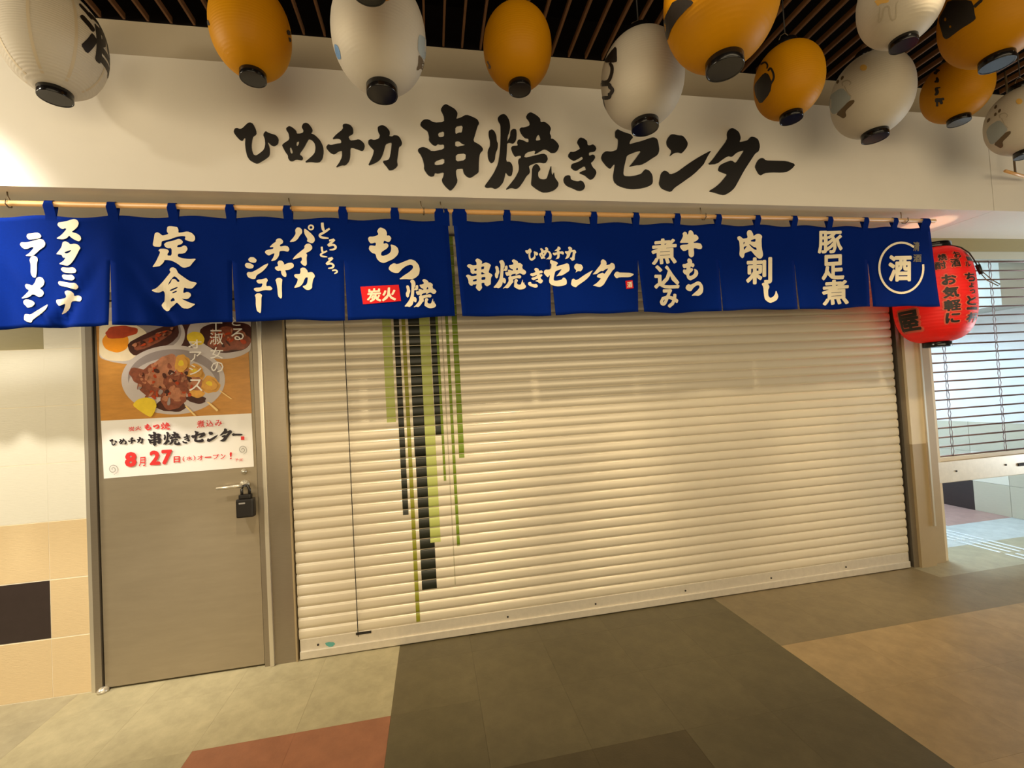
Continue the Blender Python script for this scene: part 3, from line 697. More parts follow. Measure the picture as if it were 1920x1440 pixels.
N(ZC, NL, [nums('555,360 580,340 620,338 655,370 650,405 610,425 615,450 680,435 725,450 740,490 720,520 660,505 605,510 600,570 560,630 485,650 525,590 540,535 490,555 460,572 420,545 405,520 430,495 520,480 525,455 465,460 520,405 555,385')])
N(ZC, NL, [nums('575,665 600,635 640,640 665,670 665,695 720,670 770,665 800,690 795,730 740,760 690,770 680,765 700,820 695,860 660,855 630,820 625,770 580,780 540,745 550,720 590,710')])
N(ZC, NL, [nums('550,900 570,875 610,870 645,890 640,920 635,1000 640,1130 625,1155 585,1120 575,1000 560,925')])
N(ZC, NL, [nums('180,620 210,590 260,592 300,630 285,665 240,668 195,650')], [nums('135,695 155,668 210,672 262,705 245,742 195,748 150,730')], [nums('160,815 180,790 230,795 310,755 400,695 460,672 430,730 370,790 295,835 280,885 240,888 180,865')])
N(ZC, NL, [nums('290,915 310,895 370,890 430,872 450,905 430,935 425,985 480,980 512,1015 490,1040 400,1035 320,1058 285,1055 255,1025 270,1005 360,1000 380,945 320,950')])
N(ZC, NL, [nums('270,1105 300,1080 345,1080 372,1105 360,1140 360,1230 355,1330 345,1348 300,1320 285,1240 285,1140')])
def ST(z, root, *st): return nchar(xf([stroke(nums(a), w) for a, w in st], z), root)
ST(ZC, NL, ('1182,125 1188,190 1205,240', 38), ('1282,205 1210,255 1150,292 1175,325 1268,336', 32))
ST(ZC, NL, ('1275,368 1345,358 1262,432 1330,425 1365,455 1340,485 1280,492', 30))
ST(ZC, NL, ('1176,450 1180,500 1192,530', 28), ('1248,508 1190,535 1160,560 1185,580 1250,588', 24))
ST(ZC, NL, ('1262,615 1320,606 1240,682 1300,678 1335,705 1315,735 1262,742', 28))
ST(ZC, NL, ('1315,772 1362,766 1384,790 1345,815', 22))
MO = [piece(nums('375,190 400,145 430,130 500,160 525,210 520,255 560,250 592,290 575,335 545,355 480,325 468,378 520,365 552,400 530,445 440,500 435,550 470,560 540,535 580,500 590,440 575,385 640,400 685,435 702,495 680,550 620,605 550,635 480,668 420,650 370,600 355,530 300,515 250,460 262,405 290,400 355,410 360,355 280,375 250,335 240,295 260,268 320,270 390,245 395,225'))]
TSU = [piece(nums('550,740 570,700 625,665 680,685 790,640 870,608 940,625 1000,690 1018,760 1005,840 950,890 890,912 800,905 700,912 780,850 860,800 915,745 915,705 880,690 820,705 760,745 720,790 695,815 640,815 590,795 555,765'))]
nchar(xf(MO, ZD), NL); nchar(xf(TSU, ZD), NL)
def FT(g, z, bb, root, m='noren_ink', skew=0.0, off=0.0):
    """a glyph fitted in a box given in zoom coordinates"""
    return nchar(xf(fit(g, bb, skew), z), root, m, off)
FT(SIGN['yaki'], ZD, (790, 905, 1265, 1345), NL)
nchar(xf([piece(nums('125,1020 700,990 735,1235 165,1285'), it=0)], ZD), NL, 'noren_red')
FT(font('炭', 0.035), ZD, (225, 1045, 440, 1250), NL, skew=-14, off=0.0012); FT(font('火', 0.04), ZD, (450, 1032, 662, 1235), NL, skew=-14, off=0.0012)
for k, bb in zip(ORDER, [(705, 90, 840, 220), (850, 75, 985, 205), (995, 70, 1115, 205), (1125, 70, 1245, 220), (78, 195, 358, 540), (370, 205, 715, 525), (735, 295, 892, 505), (902, 210, 1175, 490), (1190, 250, 1420, 500), (1420, 205, 1655, 498), (1645, 335, 1855, 405)]):
    FT(SIGN[k], ZE, bb, NR)
nchar(xf([piece(nums('1765,432 1840,425 1852,510 1775,518'), it=0)], ZE), NR, 'noren_red')
FT(font('酒', 0.02), ZE, (1782, 442, 1838, 505), NR, skew=-6, off=0.0012)
N(ZF, NR, [nums('590,150 620,120 655,130 665,170 680,160 690,110 720,95 755,120 775,175 800,165 840,200 845,240 800,275 765,285 770,300 830,300 880,310 905,355 895,395 850,400 800,385 765,385 775,450 770,510 730,535 690,505 685,450 685,400 640,425 600,430 555,380 550,345 580,330 680,325 685,300 630,300 540,300 580,240 600,190')])
FT(MO, ZF, (590, 545, 840, 895), NR); FT(TSU, ZF, (640, 910, 920, 1140), NR)
FT(font('煮', 0.032), ZF, (95, 230, 500, 640), NR, skew=-30); FT(font('込', 0.034), ZF, (140, 655, 545, 1030), NR); FT(font('み', 0.045), ZF, (230, 1030, 525, 1330), NR)
N(ZG, NR, [nums('110,220 150,200 190,230 210,250 290,235 270,160 280,120 310,100 350,110 380,170 385,205 440,165 490,165 535,205 520,260 525,400 550,520 530,570 490,590 450,570 400,520 345,450 300,470 235,490 225,560 195,580 145,530 155,420 145,290 115,260'),
  nums('215,310 240,300 222,355'), nums('220,385 275,370 250,410 225,440'), nums('340,275 420,245 420,300 340,295'), nums('310,345 325,340 380,385 435,400 440,440 400,430 360,400')])
FT(font('刺', 0.034), ZG, (260, 560, 700, 1015), NR, skew=-20)
N(ZG, NR, [nums('520,1010 560,985 620,995 655,1050 645,1090 632,1110 635,1210 660,1245 700,1240 745,1195 765,1115 800,1200 805,1230 780,1285 720,1315 670,1335 620,1310 575,1270 560,1180 550,1060')])
FT(font('豚', 0.03), ZH, (120, 110, 540, 495), NR, skew=-15); FT(font('足', 0.036), ZH, (185, 515, 570, 945), NR, skew=-20); FT(font('煮', 0.032), ZH, (190, 940, 645, 1365), NR, skew=-30)
FT(font('酒', 0.038), ZI, (430, 455, 955, 1055), NR, skew=-10)
ring = []
for k in range(49):
    a = math.radians(-8) + k/48*math.radians(313)
    ring.append((a, 720+495*math.cos(a), 745+565*math.sin(a)))
V = []; Fc = []
for k, (a, x, y) in enumerate(ring):
    V += [(x-24*math.cos(a), y-24*math.sin(a)), (x+24*math.cos(a), y+24*math.sin(a))]
    if k: Fc.append((2*k-2, 2*k-1, 2*k+1, 2*k))
o = nchar(xf([(V, Fc)], ZI), NR); o.name = 'brush_circle'
FT(font('清', 0.03), ZI, (985, 160, 1130, 370), NR, 'noren_grey'); FT(font('酒', 0.03), ZI, (985, 440, 1175, 615), NR, 'noren_grey')

# ================================================================== PAPER LANTERNS
class Lan:
    def __init__(s, bottom, d, ratio, p=2.15, hoop=0.165, hh=0.115):
        s.a = d/2; s.cc = s.a*ratio; s.hr = d*hoop; s.hh = d*hh; s.p = p
        s.zt = s.cc*(1-(s.hr*0.97/s.a)**p)**(1/p)
        s.c = Vector(bottom)+Vector((0, 0, s.hh*0.8+s.zt)); s.hrt = s.hr; s.ztt = s.zt
    def r(s, z):
        t = abs(z)/s.cc
        return s.a*(max(0.0, 1-t**s.p))**(1/s.p) if t < 1 else 0.0
    def at(s, az, z, off=0.0012):
        rr = s.r(z)+off; return s.c+Vector((rr*math.cos(az), rr*math.sin(az), z))
    def hit(s, px, py):
        d = ray(px, py); best = None; t0 = None; n = 400; D0 = (s.c-CAM).length; dl = d.length
        for i in range(n):
            t = (D0-1.6*s.cc + 3.2*s.cc*i/n)/dl
            q = CAM+d*t-s.c; f = math.hypot(q.x, q.y)-s.r(q.z)
            if abs(q.z) > s.zt: f = max(f, 0)+abs(q.z)-s.zt+0.01
            if best is None or f < best[0]: best = (f, q)
            if f < 0: best = (f, q); break
        q = best[1]; z = max(-s.zt, min(s.zt, q.z))
        az = math.atan2(q.y, q.x)
        return (az-2*math.pi if az > math.pi/2 else az), z
    def map(s, off=0.0012):
        def f(x, y):
            az, z = s.hit(x, y); return s.at(az, z, off)
        return f
def make_lantern(name, L, body, label, group, ribs=34, amp=0.0011, cord=True, collar='lan_black'):
    e = empty(name, L.c-Vector((0, 0, L.zt+L.hh*0.8))); tag(e, label, 'lantern', group)
    bm = bmesh.new(); prof = []; n = ribs*4
    for i in range(n+1):
        z = -L.zt+(L.zt+L.ztt)*i/n
        prof.append((L.r(z)-amp*abs(math.sin(math.pi*ribs*i/n))**0.5*-1-amp, z))
    bm_lathe(bm, L.c, prof, 56, False, False); L.body = mesh_obj('paper_body', bm, body, e, True)
    for s in (-1, 1):
        bm = bmesh.new(); z1 = -L.zt if s < 0 else L.ztt; h = L.hh
        za, zb2 = (z1-h*0.8, z1+h*0.2) if s < 0 else (z1-h*0.2, z1+h*0.8)
        R_ = L.hr if s < 0 else L.hrt; t = L.hr*0.05
        if s < 0: pr = [(0.0005, za+t*0.5), (R_-t*2, za+t*0.5), (R_-t*1.6, za), (R_-t*0.4, za), (R_, za+t), (R_, zb2-t), (R_-t, zb2)]
        else: pr = [(R_-t*3, zb2), (R_-t*0.4, zb2), (R_, zb2-t), (R_, za+t), (R_-t, za)]
        bm_lathe(bm, L.c, pr, 40, s < 0, False); bmesh.ops.recalc_face_normals(bm, faces=bm.faces)
        ho = mesh_obj('hoop', bm, collar, e, False)
        for p_ in ho.data.polygons: p_.use_smooth = abs(p_.normal.z) < 0.5
    if cord:
        zc_ = L.c.z+L.zt+L.hh*0.8
        tube('bail_wire', [L.c+Vector((-L.hr*0.9, 0, L.zt+L.hh*0.6)), L.c+Vector((-L.hr*0.5, 0, L.zt+L.hh*0.6+0.04)), L.c+Vector((0, 0, L.zt+L.hh*0.6+0.055)), L.c+Vector((L.hr*0.5, 0, L.zt+L.hh*0.6+0.04)), L.c+Vector((L.hr*0.9, 0, L.zt+L.hh*0.6))], 0.002, 'wire', e, 6)
        tube('cord', [L.c+Vector((0, 0, L.zt+L.hh*0.6+0.054)), Vector((L.c.x, L.c.y, 3.41))], 0.003, 'cord', e, 6)
    return e
LG = 'paper lanterns hanging from the slatted ceiling'
LD = {}
for k, (pos, d, ratio, body, label) in dict(
        A=((-1.45, -0.72, 2.77), .34, 1.28, 'lan_white', 'white ribbed paper lantern with a black sake character, at the bright fascia end'),
        B=((-0.65, -0.87, 2.80), .30, 1.22, 'lan_yellow', 'plain yellow paper lantern hanging between two white ones, above the first sign letter'),
        C=((-0.13, -1.03, 2.66), .36, 1.18, 'lan_white', 'white paper lantern with blue-grey pictures at both edges, above the first sign words'),
        D=((0.45, -0.93, 2.79), .30, 1.14, 'lan_yellow', 'small plain amber-yellow paper lantern hanging above the big sign characters'),
        E=((1.00, -0.99, 2.61), .36, 1.12, 'lan_white', 'white paper lantern with black outlined ring and box, overlapping the sign lettering'),
        F=((1.077, -1.428, 2.558), .38, 1.20, 'lan_yellow', 'biggest yellow paper lantern with a broad black band, beside the ringed white lantern'),
        G=((1.78, -0.97, 2.71), .30, 1.14, 'lan_yellow', 'small yellow paper lantern with a black sake flask picture'),
        H=((2.06, -1.28, 2.85), .30, 1.22, 'lan_white', 'white paper lantern with a faint golden drawing, hung above the grey mug one'),
        I=((2.37, -0.88, 2.70), .36, 1.16, 'lan_white', 'white paper lantern with a grey mug picture, between two small yellow lanterns'),
        J=((2.53, -1.30, 2.79), .36, 1.18, 'lan_yellow', 'yellow paper lantern with a large black tilted flask picture'),
        K=((2.92, -0.89, 2.81), .30, 1.08, 'lan_yellow', 'small yellow paper lantern with a column of dark brush characters'),
        L=((3.37, -0.897, 2.64), .32, 1.14, 'lan_white', 'white paper lantern with a grey mug picture, above the wooden crossbar')).items():
    LD[k] = Lan(pos, d, ratio)
    LD[k].e = make_lantern('paper_lantern', LD[k], body, label, LG, ribs=46 if k == 'A' else 34, amp=0.0016 if k == 'A' else 0.0005)
p = onZ(691, -16, 2.64); LD['M'] = Lan((p.x, p.y, 2.64), .32, 1.2)
LD['M'].e = make_lantern('paper_lantern', LD['M'], 'lan_yellow', 'yellow paper lantern of which only the black bottom hoop shows, above the pictured white one', LG)
def draw(k, m, pieces, name='print'): return put(name, pieces, LD[k].map(), m, LD[k].body, cut=5)
def wrap(k, g, px, py, w, h, m, name='character', rot=0.0):
    """a glyph laid round the lantern, centred where the photo shows it; w, h in metres"""
    L_ = LD[k]; az0, z0 = L_.hit(px, py); b = bounds(g)
    def f(x, y):
        u = (x-b[0])/(b[2]-b[0])-0.5; v = (y-b[1])/(b[3]-b[1])-0.5
        return L_.at(az0+u*w/L_.r(z0), z0-v*h)
    return put(name, g, f, m, L_.body, cut=(b[2]-b[0])/10)
wrap('A', font('酒', 0.035), 194, 80, 0.20, 0.21, 'lan_ink')
for s in range(8):
    az = math.radians(-90+12+s*45); L_ = LD['A']; bm = bmesh.new(); prev = None
    for i in range(25):
        z = -L_.zt+2*L_.zt*i/24; w = 0.005
        rr = max(L_.r(z), 0.01)
        cur = [bm.verts.new(L_.at(az-w/rr, z, 0.0006)), bm.verts.new(L_.at(az+w/rr, z, 0.0006))]
        if prev: bm.faces.new((prev[0], prev[1], cur[1], cur[0]))
        prev = cur
    mesh_obj('seam', bm, 'lan_seam', L_.body, True)
zB = (370, 0, 8.47)
draw('B', 'lan_ink', xf([piece(nums('1408,490 1440,470 1475,500 1480,560 1425,555')), piece(nums('1440,590 1480,600 1492,660 1460,670'))], zB))
draw('B', 'lan_ink', xf([piece(nums('140,380 170,300 205,400 190,410'))], zB))
zc3 = (600, 0, 6.857)
draw('C', 'lan_blue', xf([piece(nums('185,560 235,590 265,680 275,760 240,770 200,690'))], zc3))
draw('C', 'lan_grey', xf([piece(nums('1265,440 1330,470 1375,520 1370,640 1345,780 1290,720 1250,640'))], zc3))
draw('C', 'lan_brown', xf([piece(nums('1262,700 1310,750 1355,850 1320,915 1290,880 1250,910 1232,890 1260,830'))], zc3))
zD = (890, 0, 7.58)
draw('D', 'lan_brown', xf([piece(nums('170,880 195,860 215,915 240,950 225,990 195,970 205,930'))], zD))
zE = (1100, 50, 6.857)
draw('E', 'lan_ink', xf([piece(nums('385,240 395,440 380,462 215,462 300,330')), stroke(nums('300,465 328,520 325,600 290,690 240,715 195,700'), 44), stroke(nums('180,745 290,745 300,800'), 50), stroke(nums('300,770 335,820 300,880'), 50), stroke(nums('300,850 290,910 190,915'), 50), stroke(nums('215,930 235,1040 268,1150'), 12)], zE))
zF = (1230, 0, 7.68)
draw('F', 'lan_ink', xf([piece(nums('100,340 160,180 260,0 510,0 550,50 430,150 300,300 220,430 165,600 130,520'))], zF))
zG = (1400, 0, 3.6)
draw('G', 'lan_ink', xf([piece(nums('52,590 60,560 120,490 150,500 172,560 160,630 95,708 62,650')), stroke(nums('145,480 165,462 185,520 160,570 148,560'), 14), stroke(nums('95,435 125,420 142,440 138,465'), 12)], zG))
zH = (1580, 0, 5.647)
draw('H', 'lan_gold', xf([piece(nums('330,0 500,0 480,30 400,40 375,70'))], zH))
draw('H', 'lan_line', xf([stroke(nums('395,75 390,150 385,240 420,190 440,90 490,70 500,140 520,210 565,190 570,60 590,10'), 14)], zH))
zI_ = (1540, 90, 7.578)
def mug(k, z):
    draw(k, 'lan_grey', xf([piece(nums('95,740 150,650 290,560 380,640 430,720 330,820 210,940 150,930 110,820'))], z))
    draw(k, 'lan_brown', xf([piece(nums('210,940 330,820 400,750 470,735 475,770 420,830 345,900 360,970 320,1005 270,975')), piece(ellipse(130, 570, 18, 40, 12, 0.5)), piece(ellipse(240, 365, 18, 34, 12, 0.5)), piece(ellipse(300, 425, 18, 34, 12, 0.5)), piece(ellipse(235, 480, 18, 30, 12, 0.4))], z))
    draw(k, 'lan_line', xf([stroke(nums('310,540 300,490 370,460 420,490 400,530'), 18), stroke(nums('330,540 380,640 430,690'), 16)], z))
    draw(k, 'lan_gold', xf([piece(ellipse(600, 280, 50, 45, 14))], z))
mug('I', zI_)
mug('L', (1838, 156, 8.2))
zJ = zH
draw('J', 'lan_ink', xf([piece(nums('1015,200 1080,90 1120,0 1360,0 1390,60 1400,150 1415,195 1380,230 1250,310 1110,418 1070,400 1040,300'), [ellipse(1090, 205, 12, 20, 10), ellipse(1142, 282, 12, 14, 10)]), stroke(nums('1395,75 1430,40 1480,0'), 34)], zJ))
zK = (1720, 110, 10.667)
draw('K', 'lan_ink', xf([piece(nums('330,230 370,200 450,220 460,250 420,260 390,320 330,310')), piece(nums('370,380 410,365 440,420 430,480 350,480 340,460 375,430')), piece(nums('345,600 380,570 470,565 465,590 410,600 440,660 420,720 370,745 340,720 370,680')), piece(nums('365,790 420,790 470,790 540,780 545,830 500,830 520,900 470,920 440,860 420,880 425,960 375,955 380,880 350,850'))], zK), 'character')

# ---- the red lantern by the pillar, lit from inside
mat('lan_red', (204, 20, 14), 0.5, translucent=0.10, noise=0.03, nscale=8, emit=(255, 30, 12), estr=0.0)
mat('lan_halo', (226, 110, 84), 0.5, translucent=0.3)
RB = onY(1757, 651, -0.26)
class RedLan(Lan):
    def __init__(s, bottom):
        s.a = 0.222; s.cc = 0.335; s.hr = 0.078; s.hh = 0.045; s.p = 3.0
        s.zt = s.cc*(1-(s.hr*0.97/s.a)**s.p)**(1/s.p); s.c = Vector(bottom)+Vector((0, 0, s.hh*0.8+s.zt))
        s.hrt = 0.118; s.ztt = s.cc*(1-(s.hrt*0.97/s.a)**s.p)**(1/s.p)
LD['R'] = RedLan((RB.x, -0.26, RB.z))
RL = LD['R']
RL.e = make_lantern('red_lantern', RL, 'lan_red', 'glowing red paper lantern with black brush lettering, behind the noren end by the pillar', 'red lantern', ribs=30, amp=0.0012, cord=False)
del RL.e['group']
l = bpy.data.lights.new('lantern_bulb', 'POINT'); l.energy = 6.5; l.color = (1.0, 0.72, 0.42); l.shadow_soft_size = 0.035
lo = bpy.data.objects.new('lantern_bulb', l); COL.objects.link(lo); lo.location = RL.c+Vector((0, 0, 0.02))
tube('hanging_wire', [RL.c+Vector((0, 0, RL.zt+0.02)), RL.c+Vector((0.004, 0, RL.zt+0.06)), Vector((RL.c.x, RL.c.y, SOF))], 0.002, 'wire', RL.e, 6)
# lamp flex that droops over the lantern's shoulder, with its plug
pts = []
for az_, z_, off in ((-1.5, 0.99, 0.0), (-1.25, 0.975, 0.010), (-1.08, 0.90, 0.010), (-1.0, 0.76, 0.010), (-0.96, 0.60, 0.010), (-0.95, 0.46, 0.014)):
    pts.append(RL.at(az_, z_*RL.zt, off))
tube('flex', pts, 0.004, 'cord', RL.e, 6)
q = pts[-1]; rd = Vector((0.58, -0.81, 0))
def fx(a, z): return q+rd*a+Vector((0, 0, z))
tube('plug', [fx(0, 0.01), fx(0.014, -0.055)], [0.014, 0.011], 'plastic_black', RL.e, 10)
tube('flex_tail', [fx(0.014, -0.055), fx(0.035, -0.10), fx(0.085, -0.150), fx(0.094, -0.142), fx(0.06, -0.105), fx(0.02, -0.04), fx(0.004, 0.03)], 0.0030, 'wire', RL.e, 6)
zR = (1670, 440, 6.547)
def rchar(ch, bb, bold=0.04):
    """black character with a pale outline, wrapped round the drum"""
    for m, b, off, gr in (('lan_halo', bold+0.05, 0.0010, 0.10), ('lan_ink', bold, 0.0022, 0.0)):
        w, h = bb[2]-bb[0], bb[3]-bb[1]
        g = xf(fit(font(ch, b), (bb[0]-w*gr, bb[1]-h*gr, bb[2]+w*gr, bb[3]+h*gr)), zR)
        c0 = [RL.hit(zR[0]+x/zR[2], zR[1]+y/zR[2]) for x, y in ((bb[0], (bb[1]+bb[3])/2), (bb[2], (bb[1]+bb[3])/2), ((bb[0]+bb[2])/2, bb[1]), ((bb[0]+bb[2])/2, bb[3]))]
        bx = (zR[0]+bb[0]/zR[2], zR[1]+bb[1]/zR[2], zR[0]+bb[2]/zR[2], zR[1]+bb[3]/zR[2])
        def f(x, y):
            u = (x-bx[0])/(bx[2]-bx[0]); v = (y-bx[1])/(bx[3]-bx[1])
            az = c0[0][0]+(c0[1][0]-c0[0][0])*u; z = c0[2][1]+(c0[3][1]-c0[2][1])*v
            return RL.at(az, max(-RL.zt, min(RL.zt, z)), off)
        put('character' if m == 'lan_ink' else 'character_outline', g, f, m, RL.body, cut=4)
for ch, bb in (('お', (620, 485, 805, 615)), ('気', (635, 635, 835, 775)), ('軽', (650, 795, 860, 935)), ('に', (670, 955, 850, 1085))): rchar(ch, bb)
for ch, bb in (('ち', (905, 465, 1030, 575)), ('ょ', (955, 590, 1020, 650)), ('っ', (965, 670, 1035, 725)), ('と', (925, 750, 1045, 865)), ('一', (930, 888, 1058, 920)), ('杯', (930, 955, 1058, 1070))): rchar(ch, bb, 0.035)
for ch, bb in (('焼', (575, 235, 690, 320)), ('酎', (540, 330, 680, 425))): rchar(ch, bb, 0.03)
for ch, bb in (('お', (765, 205, 855, 285)), ('酒', (730, 292, 850, 395))): rchar(ch, bb, 0.03)
for ch, bb in (('ビ', (915, 200, 985, 255)), ('ー', (930, 270, 985, 320)), ('ル', (905, 330, 975, 390))): rchar(ch, bb, 0.02)
rchar('屋', (95, 930, 360, 1195), 0.035)

# ---- dark hanging bracket beside the last lantern
q = onY(1900, 290, -0.58); q2 = onY(1904, 325, -0.58); a_ = onY(1886, 335, -0.62); b_ = onY(1926, 317, -0.50)
hb = empty('hanging_bracket', (q2.x, -0.58, q2.z)); tag(hb, 'thin dark rod with a wooden crossbar hanging before the fascia joint', 'bracket')
tube('rod', [(q2.x-0.01, -0.58, 3.40), (q2.x, -0.58, q2.z-0.005)], 0.006, 'lan_brown', hb, 8)
tube('crossbar', [(a_.x, -0.62, q2.z-0.01), (a_.x+0.32, -0.55, q2.z-0.01)], 0.009, 'bamboo', hb, 8)

# ================================================================== OPENING POSTER ON THE DOOR
PY = -0.0025
ps = empty('opening_poster', (-1.4, PY, 1.2)); tag(ps, 'food photo poster announcing the shop opening, taped on the steel door', 'poster')
ZP = (170, 580, 4.235); ZQ = (190, 770, 6.62)
def pm(off): return lambda x, y: onY(x, y, PY-off)
tl = onY(185, 640, PY); bl = onY(194.8, 897.5, PY); br = onY(476, 875, PY); dl = onY(189, 789, PY); dr = onY(472, 775, PY)
ztop = 2.04
box_v = [(tl.x-0.012, ztop), (br.x-0.006, ztop+0.0), (br.x, br.z), (bl.x, bl.z)]
bm = bmesh.new()
vs = [bm.verts.new((x, PY, z)) for x, z in box_v]; bm.faces.new(vs)
r = bmesh.ops.extrude_face_region(bm, geom=bm.faces[:])
for v in [g for g in r['geom'] if isinstance(g, bmesh.types.BMVert)]: v.co.y += 0.0018
bmesh.ops.recalc_face_normals(bm, faces=bm.faces); sheet = mesh_obj('paper_sheet', bm, 'paper_white', ps)
bm = bmesh.new()
bm.faces.new([bm.verts.new((x, PY-0.0003, z)) for x, z in ((dl.x, dl.z), (dr.x, dr.z), (br.x-0.006, ztop), (tl.x-0.012, ztop))]); mesh_obj('photo_print', bm, 'photo_wood', sheet)
LIM = lambda pcs: pcs
depth = [0.0006]
def pic(m, *outl, z=ZP, name='photo_print', it=1):
    depth[0] += 0.000022
    return put(name, xf([piece(o_, it=it) for o_ in outl], z), pm(depth[0]), m, sheet)
def clipx(o_, x0=68, x1=1272):
    return [(max(x0, min(x1, x)), y) for x, y in o_]
pic('photo_dark', nums('66,60 1272,60 1274,260 1180,330 1000,360 760,330 560,380 330,420 200,400 72,330'))
pic('photo_plate', clipx(ellipse(330, 200, 420, 235, 40)))
pic('photo_shade', clipx(ellipse(420, 180, 300, 170, 40)))
pic('photo_eggwhite', clipx(ellipse(240, 250, 215, 165, 30, wob=0.04)))
pic('photo_yolk', ellipse(200, 255, 105, 88, 26, wob=0.03))
pic('photo_sauce', ellipse(240, 180, 130, 50, 26, -0.1, wob=0.08))
pic('photo_dark', nums('290,270 420,200 560,140 690,110 705,200 640,270 540,310 440,350 350,372 305,335'))
pic('photo_meat', nums('340,275 460,225 600,160 660,180 560,250 440,310 350,330'))
pic('photo_plate', clipx(ellipse(1050, 200, 285, 195, 36)))
pic('photo_dark', clipx(ellipse(1090, 215, 225, 125, 30, wob=0.05)))
pic('photo_meat', clipx(ellipse(1100, 240, 170, 95, 30, wob=0.09)))
pic('photo_lemon', ellipse(835, 230, 72, 52, 20, 0.3, wob=0.04))
pic('photo_plate', ellipse(655, 560, 412, 275, 48))
pic('photo_shade', ellipse(660, 548, 365, 232, 48))
pic('photo_plate', ellipse(650, 600, 350, 215, 48))
for m_, a in (('photo_meat', (430, 540, 135, 62, 0.3)), ('photo_meat', (520, 480, 120, 60, -0.3)), ('photo_meat_pale', (600, 440, 100, 75, -0.5)), ('photo_potato', (725, 440, 60, 85, 0.2)), ('photo_meat', (480, 620, 120, 70, 0.5)),
              ('photo_meat_pale', (560, 560, 130, 75, 0.4)), ('photo_meat', (690, 580, 110, 80, 0.1)), ('photo_potato', (830, 500, 80, 62, 0.5)), ('photo_meat_pale', (830, 610, 75, 80, 0.2)), ('photo_potato', (950, 600, 75, 68, 0.2)),
              ('photo_dark', (640, 760, 120, 55, 0.0)), ('photo_meat', (650, 700, 105, 95, 0.3)), ('photo_meat_pale', (665, 675, 70, 55, 0.2)), ('photo_dark', (840, 715, 80, 32, 0.1)), ('photo_potato', (845, 670, 60, 30, 0.1))):
    pic(m_, ellipse(*a[:4], n=24, rot=a[4], wob=0.09))
rng = random.Random(3)
for k in range(90):
    a_ = rng.uniform(0, 6.28); rr_ = math.sqrt(rng.random()); cx_, cy_ = 600+235*rr_*math.cos(a_), 590+150*rr_*math.sin(a_)
    pic(rng.choice(['photo_meat', 'photo_dark', 'photo_meat_pale', 'photo_meat', 'photo_sauce', 'photo_shade' if k % 4 == 0 else 'photo_meat_pale']), ellipse(cx_, cy_, rng.uniform(10, 34), rng.uniform(7, 20), 10, rng.uniform(0, 3), 0.12))
for k in range(26):
    cx_, cy_ = rng.uniform(960, 1230), rng.uniform(170, 290)
    pic(rng.choice(['photo_meat_pale', 'photo_dark', 'photo_sauce']), ellipse(cx_, cy_, rng.uniform(10, 30), rng.uniform(7, 18), 10, rng.uniform(0, 3), 0.12))
for k in range(20):
    t_ = rng.random(); cx_, cy_ = 330+330*t_+rng.uniform(-15, 15), 310-150*t_+rng.uniform(-25, 25)
    pic(rng.choice(['photo_meat_pale', 'photo_dark', 'photo_sauce']), ellipse(cx_, cy_, rng.uniform(10, 26), rng.uniform(6, 14), 10, -0.4, 0.12))
for px_, py_, rx_, ry_ in ((725, 440, 45, 60), (950, 600, 55, 45), (830, 500, 55, 40)):
    pic('photo_potato', ellipse(px_, py_, rx_, ry_, 18, 0.2, 0.06)); pic('photo_lemon', ellipse(px_-8, py_-12, rx_*0.5, ry_*0.4, 12, 0.3, 0.1))
pic('photo_lemon', nums('330,760 370,715 440,697 505,715 525,760 510,810 480,858 440,840 380,800'))
for a in ('745,765 760,765 840,845 820,845', '920,735 940,735 1015,800 1000,810', '1018,645 1030,645 1125,712 1112,712'): pic('photo_skewer', nums(a), it=0)
def pchar(g, z, bb, m, skew=0.0, off=0.0056):
    return put('character', xf(fit(g, bb, skew), z), pm(off), m, sheet)
for ch, bb in (('と', (1120, 60, 1190, 130)), ('る', (1115, 150, 1218, 245)), ('士', (945, 60, 1045, 175)), ('淑', (945, 185, 1052, 280)), ('女', (950, 300, 1052, 392)), ('の', (955, 415, 1055, 500)),
               ('オ', (775, 240, 880, 310)), ('ア', (785, 335, 880, 415)), ('シ', (780, 440, 880, 520)), ('ス', (780, 555, 888, 650))):
    pchar(font(ch, 0.006), ZP, bb, 'print_white')
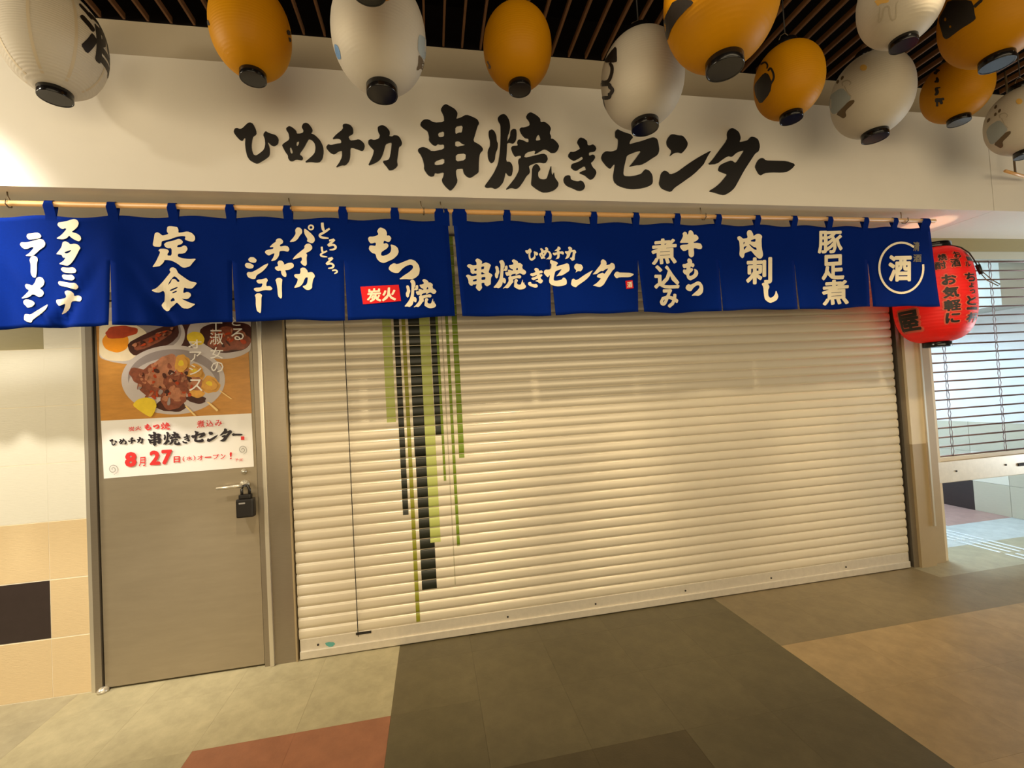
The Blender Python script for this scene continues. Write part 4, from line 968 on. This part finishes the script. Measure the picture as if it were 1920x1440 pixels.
for ch, bb in (('炭', (335, 200, 410, 256)), ('火', (420, 190, 495, 246)), ('煮', (1185, 120, 1280, 210)), ('込', (1300, 115, 1390, 196)), ('み', (1410, 115, 1495, 190))): pchar(font(ch, 0.015), ZQ, bb, 'print_red', -6)
pchar(MO, ZQ, (535, 162, 620, 246), 'print_red'); pchar(TSU, ZQ, (640, 170, 720, 226), 'print_red'); pchar(SIGN['yaki'], ZQ, (735, 145, 852, 236), 'print_red')
for k, bb in zip(ORDER, [(100, 350, 195, 435), (215, 345, 315, 420), (330, 330, 425, 415), (440, 325, 525, 410), (575, 260, 750, 440), (765, 260, 985, 430), (1005, 290, 1100, 410), (1115, 250, 1290, 395), (1310, 260, 1450, 390), (1465, 220, 1620, 385), (1620, 280, 1755, 315)]):
    pchar(SIGN[k], ZQ, bb, 'print_black')
pchar([piece(nums('0,0 10,0 10,10 0,10'), it=0)], ZQ, (1732, 320, 1775, 364), 'print_red')
for ch, bb, b in (('8', (290, 512, 437, 700), 0.05), ('月', (465, 575, 547, 690), 0.015), ('2', (598, 494, 730, 675), 0.05), ('7', (745, 485, 880, 668), 0.05), ('日', (897, 565, 975, 645), 0.03),
                  ('(', (1008, 565, 1035, 635), 0.0), ('水', (1055, 565, 1125, 618), 0.02), (')', (1140, 555, 1168, 622), 0.0), ('オ', (1192, 555, 1265, 615), 0.015), ('ー', (1285, 570, 1365, 584), 0.01), ('プ', (1385, 540, 1462, 602), 0.015), ('ン', (1480, 535, 1540, 600), 0.015), ('!', (1592, 515, 1622, 602), 0.01),
                  ('予', (1655, 595, 1705, 628), 0.0), ('定', (1710, 592, 1760, 626), 0.0)):
    pchar(font(ch, b), ZQ, bb, 'print_red', -5)
for cx, cy, rr in ((145, 728, 66), (1752, 485, 56)):
    sp = [(cx+rr*(0.12+0.88*t/28)*math.cos(0.42*t+2.2), cy+rr*(0.12+0.88*t/28)*math.sin(0.42*t+2.2)) for t in range(29)]
    put('spiral', xf([stroke(sp, 7)], ZQ), pm(0.0056), 'print_grey', sheet)
